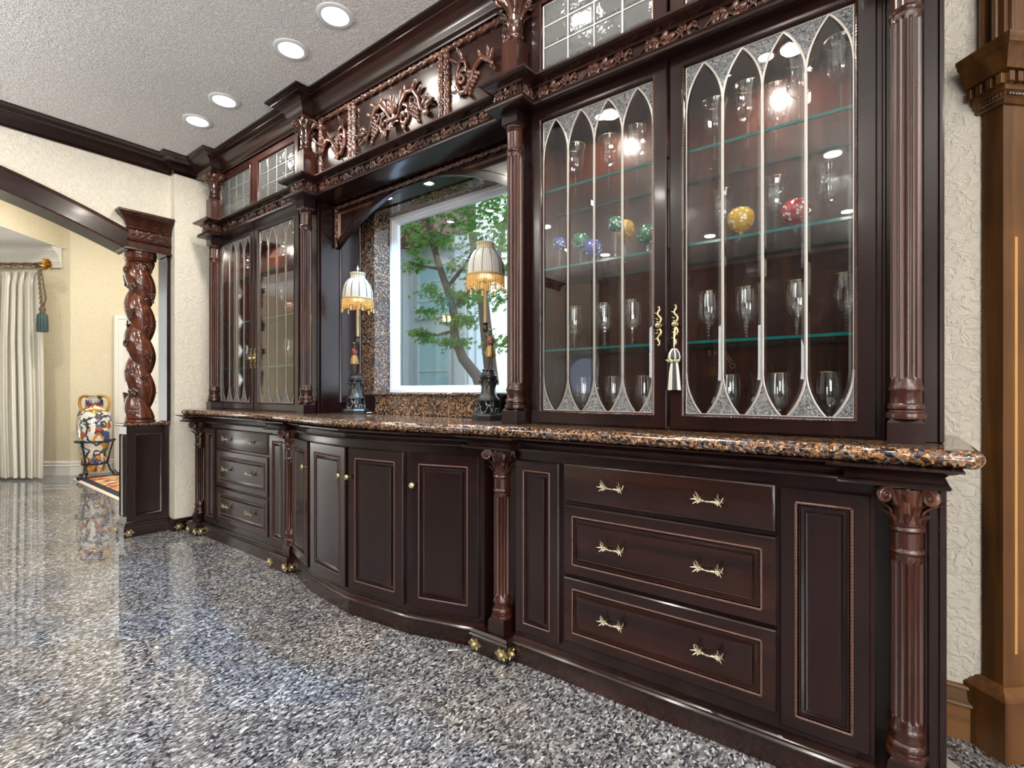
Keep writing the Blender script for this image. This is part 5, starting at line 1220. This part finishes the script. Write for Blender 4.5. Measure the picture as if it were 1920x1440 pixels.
# painted vase on an iron stand
def majolica():
    m, nt, b = nodes('majolica'); v = coords(nt, (1, 1, 1), world=False)
    n0 = nt.nodes.new('ShaderNodeTexNoise'); n0.inputs['Scale'].default_value = 6; nt.links.new(v, n0.inputs['Vector'])
    vm = nt.nodes.new('ShaderNodeVectorMath'); vm.operation = 'MULTIPLY_ADD'; vm.inputs[1].default_value = (.16, .16, .16); nt.links.new(n0.outputs['Color'], vm.inputs[0]); nt.links.new(v, vm.inputs[2])
    c = voro(nt, vm.outputs[0], 15, 'Color'); s = nt.nodes.new('ShaderNodeSeparateColor'); nt.links.new(c, s.inputs[0])
    pal = ramp(nt, s.outputs[0], [(0, (.72, .69, .60)), (.34, (.55, .22, .03)), (.50, (.02, .07, .30)), (.60, (.72, .69, .60)), (.76, (.05, .11, .07)), (.86, (.45, .10, .03)), (.94, (.62, .42, .06))], 'CONSTANT')
    w_ = nt.nodes.new('ShaderNodeTexWave'); w_.inputs['Scale'].default_value = 5; w_.inputs['Distortion'].default_value = 14; w_.inputs['Detail'].default_value = 2; nt.links.new(v, w_.inputs['Vector'])
    k = ramp(nt, w_.outputs['Fac'], [(.80, (0, 0, 0)), (.86, (1, 1, 1))]); nt.links.new(mix(nt, k, pal, (.04, .05, .07)), b.inputs['Base Color']); setp(b, rough=.12, coat=.6); return m
MAJ = majolica(); OCH = plain('ochre_glaze', (.48, .26, .05), .15); BLU = plain('blue_glaze', (.03, .06, .22), .15); RST = plain('rust_glaze', (.35, .12, .03), .15)
vp = at_d(177, 0, 6.62); st = thing('vase_stand', (vp.x, vp.y, 0), 'black wrought iron stand with curled feet holding the painted vase', 'stand')
va = thing('painted_vase', (vp.x, vp.y, .085), 'tall painted majolica urn with two handles, in the hall beyond the arch', 'vase')
mb = MB(); P = [(.095, 0), (.10, .006), (.118, .10), (.135, .20), (.155, .32), (.172, .43), (.184, .56), (.184, .68), (.172, .76), (.150, .80), (.10, .83), (.080, .87), (.074, .93), (.092, .985), (.104, 1.0), (.098, 1.005), (.07, .96)]
mb.lathe(P, seg=48); obj('body', mb, MAJ, va, local=True, smooth=60)
mb = MB()
for z, r, q in ((.005, .103, .006), (.10, .121, .006), (.19, .136, .005), (.80, .152, .009), (.995, .104, .008)): mb.tube([(r*cos(a), r*sin(a), z) for a in [2*pi*i/40 for i in range(40)]], q, 6, closed=True)
obj('glazed_band', mb, OCH, va, local=True)
for zc, r0, am, col in ((.05, .113, .022, OCH), (.145, .129, .028, BLU), (.155, .131, .028, OCH), (.90, .084, .034, BLU), (.87, .086, .03, RST)):
    mb = MB(); n = 16; mb.tube([((r0)*cos(2*pi*i/(2*n)), (r0)*sin(2*pi*i/(2*n)), zc+(am if i % 2 else -am)) for i in range(2*n)], .006, 5, closed=True); obj('zigzag_band', mb, col, va, local=True)
for s in (-1, 1):
    mb = MB(); d = RT*s; Q = [(.085, .985), (.14, .99), (.185, .965), (.198, .90), (.185, .84), (.160, .80), (.14, .785)]
    mb.tube([(d.x*x, d.y*x, z) for x, z in Q], [.016, .018, .018, .017, .017, .018, .016], 10); obj('handle', mb, OCH, va, local=True, smooth=60)
mb = MB(); mb.tube([(.196*cos(a), .196*sin(a), .485) for a in [2*pi*i/48 for i in range(48)]], .011, 8, closed=True)
mb.tube([(.13*cos(a), .13*sin(a), .19) for a in [2*pi*i/40 for i in range(40)]], .008, 6, closed=True); obj('ring', mb, BLACKM, st, local=True)
for an in (0, 2*pi/3, 4*pi/3):
    mb = MB(); a0 = atan2(-FW.y, -FW.x)+an; c, s = cos(a0), sin(a0)
    T = [(.200, .49), (.160, .34), (.138, .19), (.165, .10), (.205, .035), (.235, .018), (.258, .022), (.262, .045), (.245, .055), (.235, .042)]
    mb.tube([(c*r, s*r, z) for r, z in T], .010, 8); T2 = [(.205, .035), (.195, .075), (.215, .090), (.228, .075), (.218, .062)]; mb.tube([(c*r, s*r, z) for r, z in T2], .008, 6)
    mb.sphere((c*.206, s*.206, .495), .018); mb.sphere((c*.238, s*.238, .012), .012); obj('leg', mb, BLACKM, st, local=True, smooth=60)
def rugmat():
    m, nt, b = nodes('rug_field'); v = coords(nt); c = voro(nt, v, 16, 'Color'); s = nt.nodes.new('ShaderNodeSeparateColor'); nt.links.new(c, s.inputs[0])
    nt.links.new(ramp(nt, s.outputs[0], [(0, (.52, .20, .08)), (.35, (.62, .34, .16)), (.55, (.66, .52, .34)), (.72, (.40, .07, .04)), (.88, (.10, .12, .16))], 'CONSTANT'), b.inputs['Base Color']); setp(b, rough=.95, spec=.1); return m
A = on_z(135, 899, 0); B = on_z(217, 937, 0); du = (B-A).normalized(); dv = Vector((-du.y, du.x, 0)) if Vector((-du.y, du.x, 0)).dot(FW*0+RT) > 0 else Vector((du.y, -du.x, 0))
rg = thing('area_rug', tuple(A+du*1.0+dv*.6), 'rust and cream patterned rug with a dark border, beside the vase', 'rug')
def rq(name, u0, u1, v0, v1, z, mat):
    mb = MB(); mb.prism([tuple((A+du*u+dv*v)[:2]) for u, v in ((u0, v0), (u1, v0), (u1, v1), (u0, v1))], lambda a, b, c: (a, b, c), .0005, z); return obj(name, mb, mat, rg, smooth=0)
rq('border', 0, 2.2, .05, 1.25, .009, plain('rug_border', (.02, .02, .035), .95)); rq('field', .10, 2.1, .13, 1.17, .012, rugmat()); rq('fringe', 0, 2.2, 0, .05, .007, plain('rug_fringe', (.6, .55, .45), .95))

# ------------------------------------------------------------------ garden seen through the alcove window
mb = MB(); mb.box(-10, 3, 2.42, 12, -.3, -.02); struct('courtyard_ground', mb, plain('paving', (.45, .44, .42), .8))
STUC = plain('stucco_white', (.62, .70, .74), .7); ROOF = plain('eave_brown', (.22, .10, .09), .7)
nb = thing('neighbouring_house', (-4.5, 5.2, 0), 'white stucco house wing with a brown eave seen through the window', 'building')
mb = MB(); mb.box(-9.5, -4.55, 5.2, 5.5, -.02, 3.3); obj('wall', mb, STUC, nb)
mb = MB(); mb.prism([(4.75, 3.28), (5.6, 3.28), (5.6, 3.62), (4.70, 3.55)], lambda a, b, c: (c, a, b), -9.6, -4.9); mb.prism([(4.6, 3.55), (5.7, 3.55), (5.7, 4.6)], lambda a, b, c: (c, a, b), -9.6, -5.0); obj('eave', mb, ROOF, nb)
PANE = plain('far_pane', (.45, .72, .80), .08)
for x0, x1, z0, z1 in ((-5.72, -4.98, .3, 2.0), (-7.6, -6.7, .6, 2.0), (-5.72, -4.98, 2.2, 3.0)):
    mb = MB(); ring_mesh(mb, [(x0, x1, z0, z1, 0), (x0, x1, z0, z1, .05), inset(x0, x1, z0, z1, .05, .05), inset(x0, x1, z0, z1, .05, .0)], frame((0, 5.2), (1, 0)), fill=False); q = obj('window', mb, STUC, nb)
    mb = MB(); mb.box(x0+.05, x1-.05, 5.185, 5.199, z0+.05, z1-.05); obj('pane', mb, PANE, q)
    for k in (1, 2):
        mb = MB(); z = z0+(z1-z0)*k/3; mb.box(x0+.05, x1-.05, 5.17, 5.19, z-.012, z+.012); obj('glazing_bar', mb, STUC, q)
for x in (-6.18, -4.86, -8.2):
    mb = MB(); mb.box(x, x+.28, 5.08, 5.2, 0, 3.27, .01); mb.box(x-.04, x+.32, 5.04, 5.2, 3.1, 3.27, .01); mb.box(x+.05, x+.23, 5.065, 5.085, .3, 1.7, .01); mb.box(x+.05, x+.23, 5.065, 5.085, 1.85, 3.0, .01); obj('pilaster', mb, STUC, nb)
BARK = plain('bark', (.09, .065, .05), .9)
def leafmat():
    m, nt, b = nodes('maple_leaf'); v = coords(nt); g = noise(nt, v, 9, 2)
    nt.links.new(ramp(nt, g, [(.35, (.022, .075, .014)), (.55, (.06, .17, .03)), (.72, (.16, .30, .06))]), b.inputs['Base Color']); setp(b, rough=.45)
    out = nt.nodes['Material Output']; t = nt.nodes.new('ShaderNodeBsdfTranslucent'); t.inputs[0].default_value = (.22, .48, .06, 1)
    mx = nt.nodes.new('ShaderNodeMixShader'); mx.inputs[0].default_value = .4; nt.links.new(b.outputs[0], mx.inputs[1]); nt.links.new(t.outputs[0], mx.inputs[2]); nt.links.new(mx.outputs[0], out.inputs[0]); return m
LEAF = leafmat()
rnd = random.Random(3)
def tree(name, trunk, branches, clusters, label, Y, nleaf=110, size=.040):
    p0 = on_y(*trunk[0][:2], Y); t = thing(name, (p0.x, p0.y, -.02), label, 'tree')
    mb = MB(); P = [Vector((p0.x+.10, Y+.05, -.02))]+[on_y(a, b, Y) for a, b, r in trunk]; mb.tube(P, [trunk[0][2]*1.1]+[r for a, b, r in trunk], 10)
    for br in branches: mb.tube([on_y(a, b, Y+dy) for a, b, dy, r in br], [r for a, b, dy, r in br], 7)
    obj('trunk', mb, BARK, t, smooth=70)
    fo = MB()
    for cx, cy, R, dy in clusters:
        c = on_y(cx, cy, Y+dy)
        for k in range(int(nleaf*R/.14)):
            o = Vector((rnd.gauss(0, R*.62), rnd.gauss(0, R*.5), rnd.gauss(0, R*.30))); d = Vector((rnd.uniform(-1, 1), rnd.uniform(-1, .6), rnd.uniform(-.9, .15))).normalized()
            nv = Vector((rnd.uniform(-.5, .5), rnd.uniform(-1, -.2), rnd.uniform(.2, 1))).normalized(); nv = (nv-d*nv.dot(d)).normalized(); sd = d.cross(nv); s_ = size*rnd.uniform(.7, 1.25); b0 = c+o; vs = [b0]; fs = []
            for j, an in enumerate((-75, -38, 0, 38, 75)):
                a = radians(an); L = s_*(1, .92, .7)[abs(an)//38 if abs(an) < 75 else 2]; dr = d*cos(a)+sd*sin(a); ps = sd*cos(a)-d*sin(a); q = len(vs)
                vs += [b0+dr*L*.45+ps*L*.15+nv*.004, b0+dr*L-nv*L*.12, b0+dr*L*.45-ps*L*.15+nv*.004]; fs.append((0, q, q+1, q+2))
            fo.add(vs, fs)
    f = obj('foliage', fo, LEAF, t, smooth=0); f['kind'] = 'stuff'
tree('maple_tree', [(905, 735, .050), (894, 705, .048), (868, 672, .045), (853, 632, .040), (850, 580, .036), (838, 540, .032), (826, 505, .030), (813, 462, .026), (803, 420, .022), (795, 385, .016)],
     [[(838, 540, 0, .02), (870, 500, .1, .015), (900, 450, .2, .010)], [(813, 462, 0, .015), (790, 440, 0, .01), (768, 425, 0, .006)], [(850, 580, 0, .02), (885, 540, .05, .014), (915, 480, .1, .01)], [(852, 620, 0, .015), (820, 628, -.05, .01), (785, 622, -.1, .006)], [(826, 505, 0, .014), (790, 498, -.05, .008), (765, 490, -.1, .005)]],
     [(772, 425, .12, 0), (795, 445, .14, 0), (825, 450, .14, 0), (850, 415, .15, .1), (880, 430, .16, .1), (865, 385, .14, .1), (905, 395, .16, .2), (930, 370, .16, .2), (770, 500, .09, -.05), (790, 493, .08, 0), (800, 545, .10, 0), (835, 560, .13, 0), (868, 555, .13, 0), (900, 470, .15, .15), (930, 440, .16, .2), (800, 585, .09, 0), (845, 595, .12, 0), (872, 600, .11, 0),
      (783, 625, .08, -.05), (800, 632, .08, 0), (838, 640, .10, 0), (862, 640, .10, 0), (880, 560, .12, .1), (905, 520, .14, .2), (940, 500, .14, .2), (925, 330, .16, .2), (960, 420, .2, .3), (860, 500, .12, .1), (820, 400, .10, 0), (780, 470, .08, 0)],
     'japanese maple with bright green leaves and a leaning trunk outside the window', 3.2)
tree('courtyard_tree', [(925, 735, .075), (915, 650, .07), (905, 560, .06), (890, 470, .05), (882, 400, .045), (878, 350, .03)], [[(905, 560, 0, .04), (935, 480, 0, .03), (950, 400, 0, .02)]],
     [(900, 360, .25, .1), (935, 400, .25, .1), (955, 460, .22, .1), (930, 560, .18, .1), (870, 350, .2, .1), (950, 640, .2, 0)], 'thicker grey trunked tree behind the maple, right side of the window', 4.1, 60, .06)

tree('background_tree', [(1180, 735, .10), (1150, 600, .09), (1120, 480, .07)], [[(1150, 600, 0, .05), (1200, 500, .2, .04), (1260, 420, .3, .02)]],
     [(1120, 480, .6, .2), (1200, 430, .6, .3), (1050, 420, .5, .2), (1260, 520, .6, .3), (1160, 580, .5, .3), (1300, 420, .6, .3)], 'tall leafy tree further back in the garden, right of the window view', 6.2, 45, .10)
gw = MB(); gw.box(-4.5, 2.5, 7.4, 7.6, -.02, 1.7); gw.box(-4.5, 2.5, 7.36, 7.64, 1.7, 1.78, .01); go = obj('garden_wall', gw, STUC, origin=(-1, 7.5, 0)); tag(go, 'low pale garden wall at the back of the courtyard', 'wall')

# ------------------------------------------------------------------ far side of the room (mirrored in the glass doors)
for i, (x0, x1) in enumerate(((-6.2+1.4, -4.78), )): pass
fc = thing('wall_bookcase', (-1.6, -3.9, 0), 'dark panelled cabinets on the far side of the room, mirrored in the glass doors', 'cabinet')
mb = MB(); mb.box(-3.0, .3, -4.09, -3.70, 0, 2.9); obj('carcass', mb, WD, fc)
m = frame((.3, -3.70), (-1, 0))
for i in range(5):
    panel_front('door', fc, m, .04+i*.65, .64+i*.65, 1.75, 2.75, .02, .08, rope=False)
    if i != 3: panel_front('door', fc, m, .04+i*.65, .64+i*.65, .12, 1.60, .02, .08, rope=False)
mb = MB(); mb.box(-2.35, -1.72, -3.705, -3.690, .12, 1.72); TG = plain('teal_glass', (.006, .022, .028), .06); dg = obj('glass_door', mb, TG, fc)
def letter(ch, c, size, rot, par):
    cu_ = bpy.data.curves.new('lettering', 'FONT'); cu_.body = ch; cu_.size = size; cu_.align_x = 'CENTER'; cu_.align_y = 'CENTER'; cu_.extrude = .001
    ob = bpy.data.objects.new('tmp', cu_); me = bpy.data.meshes.new_from_object(ob); bpy.data.objects.remove(ob); me.materials.clear(); me.materials.append(MATS.get('gilt_letter') or plain('gilt_letter', (.80, .62, .36), .5))
    o = bpy.data.objects.new('lettering', me); C.objects.link(o); o.parent = par; M = Matrix.Translation(Vector(c)-ORI[par.name]) @ Matrix.Rotation(pi, 4, 'Z') @ Matrix.Rotation(pi/2, 4, 'X') @ Matrix.Rotation(rot, 4, 'Z'); o.matrix_local = M
LC = (-2.06, 1.42); LR = .26
for ch, an in zip('OWENS', (165, 143, 121, 99, 78)):
    a = radians(an); letter(ch, (LC[0]-LR*cos(a), -3.684, LC[1]+LR*sin(a)), .105, a-pi/2, fc)
mb = MB()
for i in range(24):
    a = radians(20+140*i/23); L = .13+.05*(i % 3)/2; mb.tube([(LC[0]+.02*cos(a), -3.686, LC[1]-.08+.02*sin(a)), (LC[0]+L*.6*cos(a), -3.684, LC[1]-.08+L*.7*sin(a)), (LC[0]+L*cos(a*1.02), -3.686, LC[1]-.08+L*sin(a*1.02))], .0025, 4)
obj('emblem', mb, GOLD, fc)
sc = MB(); z = 0; r5 = random.Random(5)
while z < 2.95:
    h = r5.choice((.05, .07, .09)); x = -3.98
    while x < -3.02:
        L = r5.uniform(.14, .36); sc.box(x+.002, min(x+L, -3.02), -4.09, -3.92+r5.uniform(0, .05), z+.002, z+h-.002, .004); x += L
    z += h
STN = plain('ledge_stone', (.11, .095, .085), .85); so = obj('stone_pier', sc, STN, origin=(-3.5, -3.95, 0)); tag(so, 'grey-brown stacked stone pier on the far side, mirrored in the glass', 'stone pier', kind='stuff')
ow = bpy.data.objects.new('window_2', None); C.objects.link(ow); ow['kind'] = 'structure'; ow.location = (-4.35, -4.08, 1.4); ORI['window_2'] = Vector((-4.35, -4.08, 1.4))
mb = MB(); mb.lathe([(.46, 0), (.46, .05), (.42, .07), (.36, .06), (.32, .03), (.31, 0)], seg=48, cap=False); mb.xf(Matrix.Translation((-4.35, -4.09, 1.40)) @ Matrix.Rotation(-pi/2, 4, 'X')); obj('round_frame', mb, WHITE, ow)
mb = MB(); mb.lathe([(.31, 0), (.31, .01), (.001, .011)], seg=32); mb.xf(Matrix.Translation((-4.35, -4.089, 1.40)) @ Matrix.Rotation(-pi/2, 4, 'X')); obj('pane', mb, glow('bright_sky_pane', (.35, .6, 1), .9), ow)

for k, ((bx, by), lb) in enumerate(zip(ADDED_BOWLS, ('added bronze bowl uplight brightening the ceiling, behind the camera, right of the room', 'added bronze bowl uplight brightening the ceiling, at the far right of the room', 'added bronze bowl uplight brightening the ceiling, behind the camera, towards the end wall'))):
    t = thing('added_bowl_pendant', (bx, by, CZ), lb, 'pendant light')  # made-up pendant, outside the view, added to lighten the ceiling
    mb = MB(); mb.lathe([(.02, -1.02), (.12, -1.0), (.22, -.94), (.27, -.88), (.268, -.88), (.21, -.93), (.02, -1.0)], seg=32); obj('bowl', mb, DKB, t, local=True, smooth=60)
    for a in (0, 2.09, 4.19):
        mb = MB(); mb.tube([(.26*cos(a), .26*sin(a), -.885), (.01*cos(a), .01*sin(a), -.25)], .003, 5); obj('chain', mb, DKB, t, local=True)
    mb = MB(); mb.lathe([(.05, 0), (.05, -.015), (.02, -.03), (.006, -.035), (.006, -.26), (.001, -.262)], seg=16); obj('canopy', mb, DKB, t, local=True)
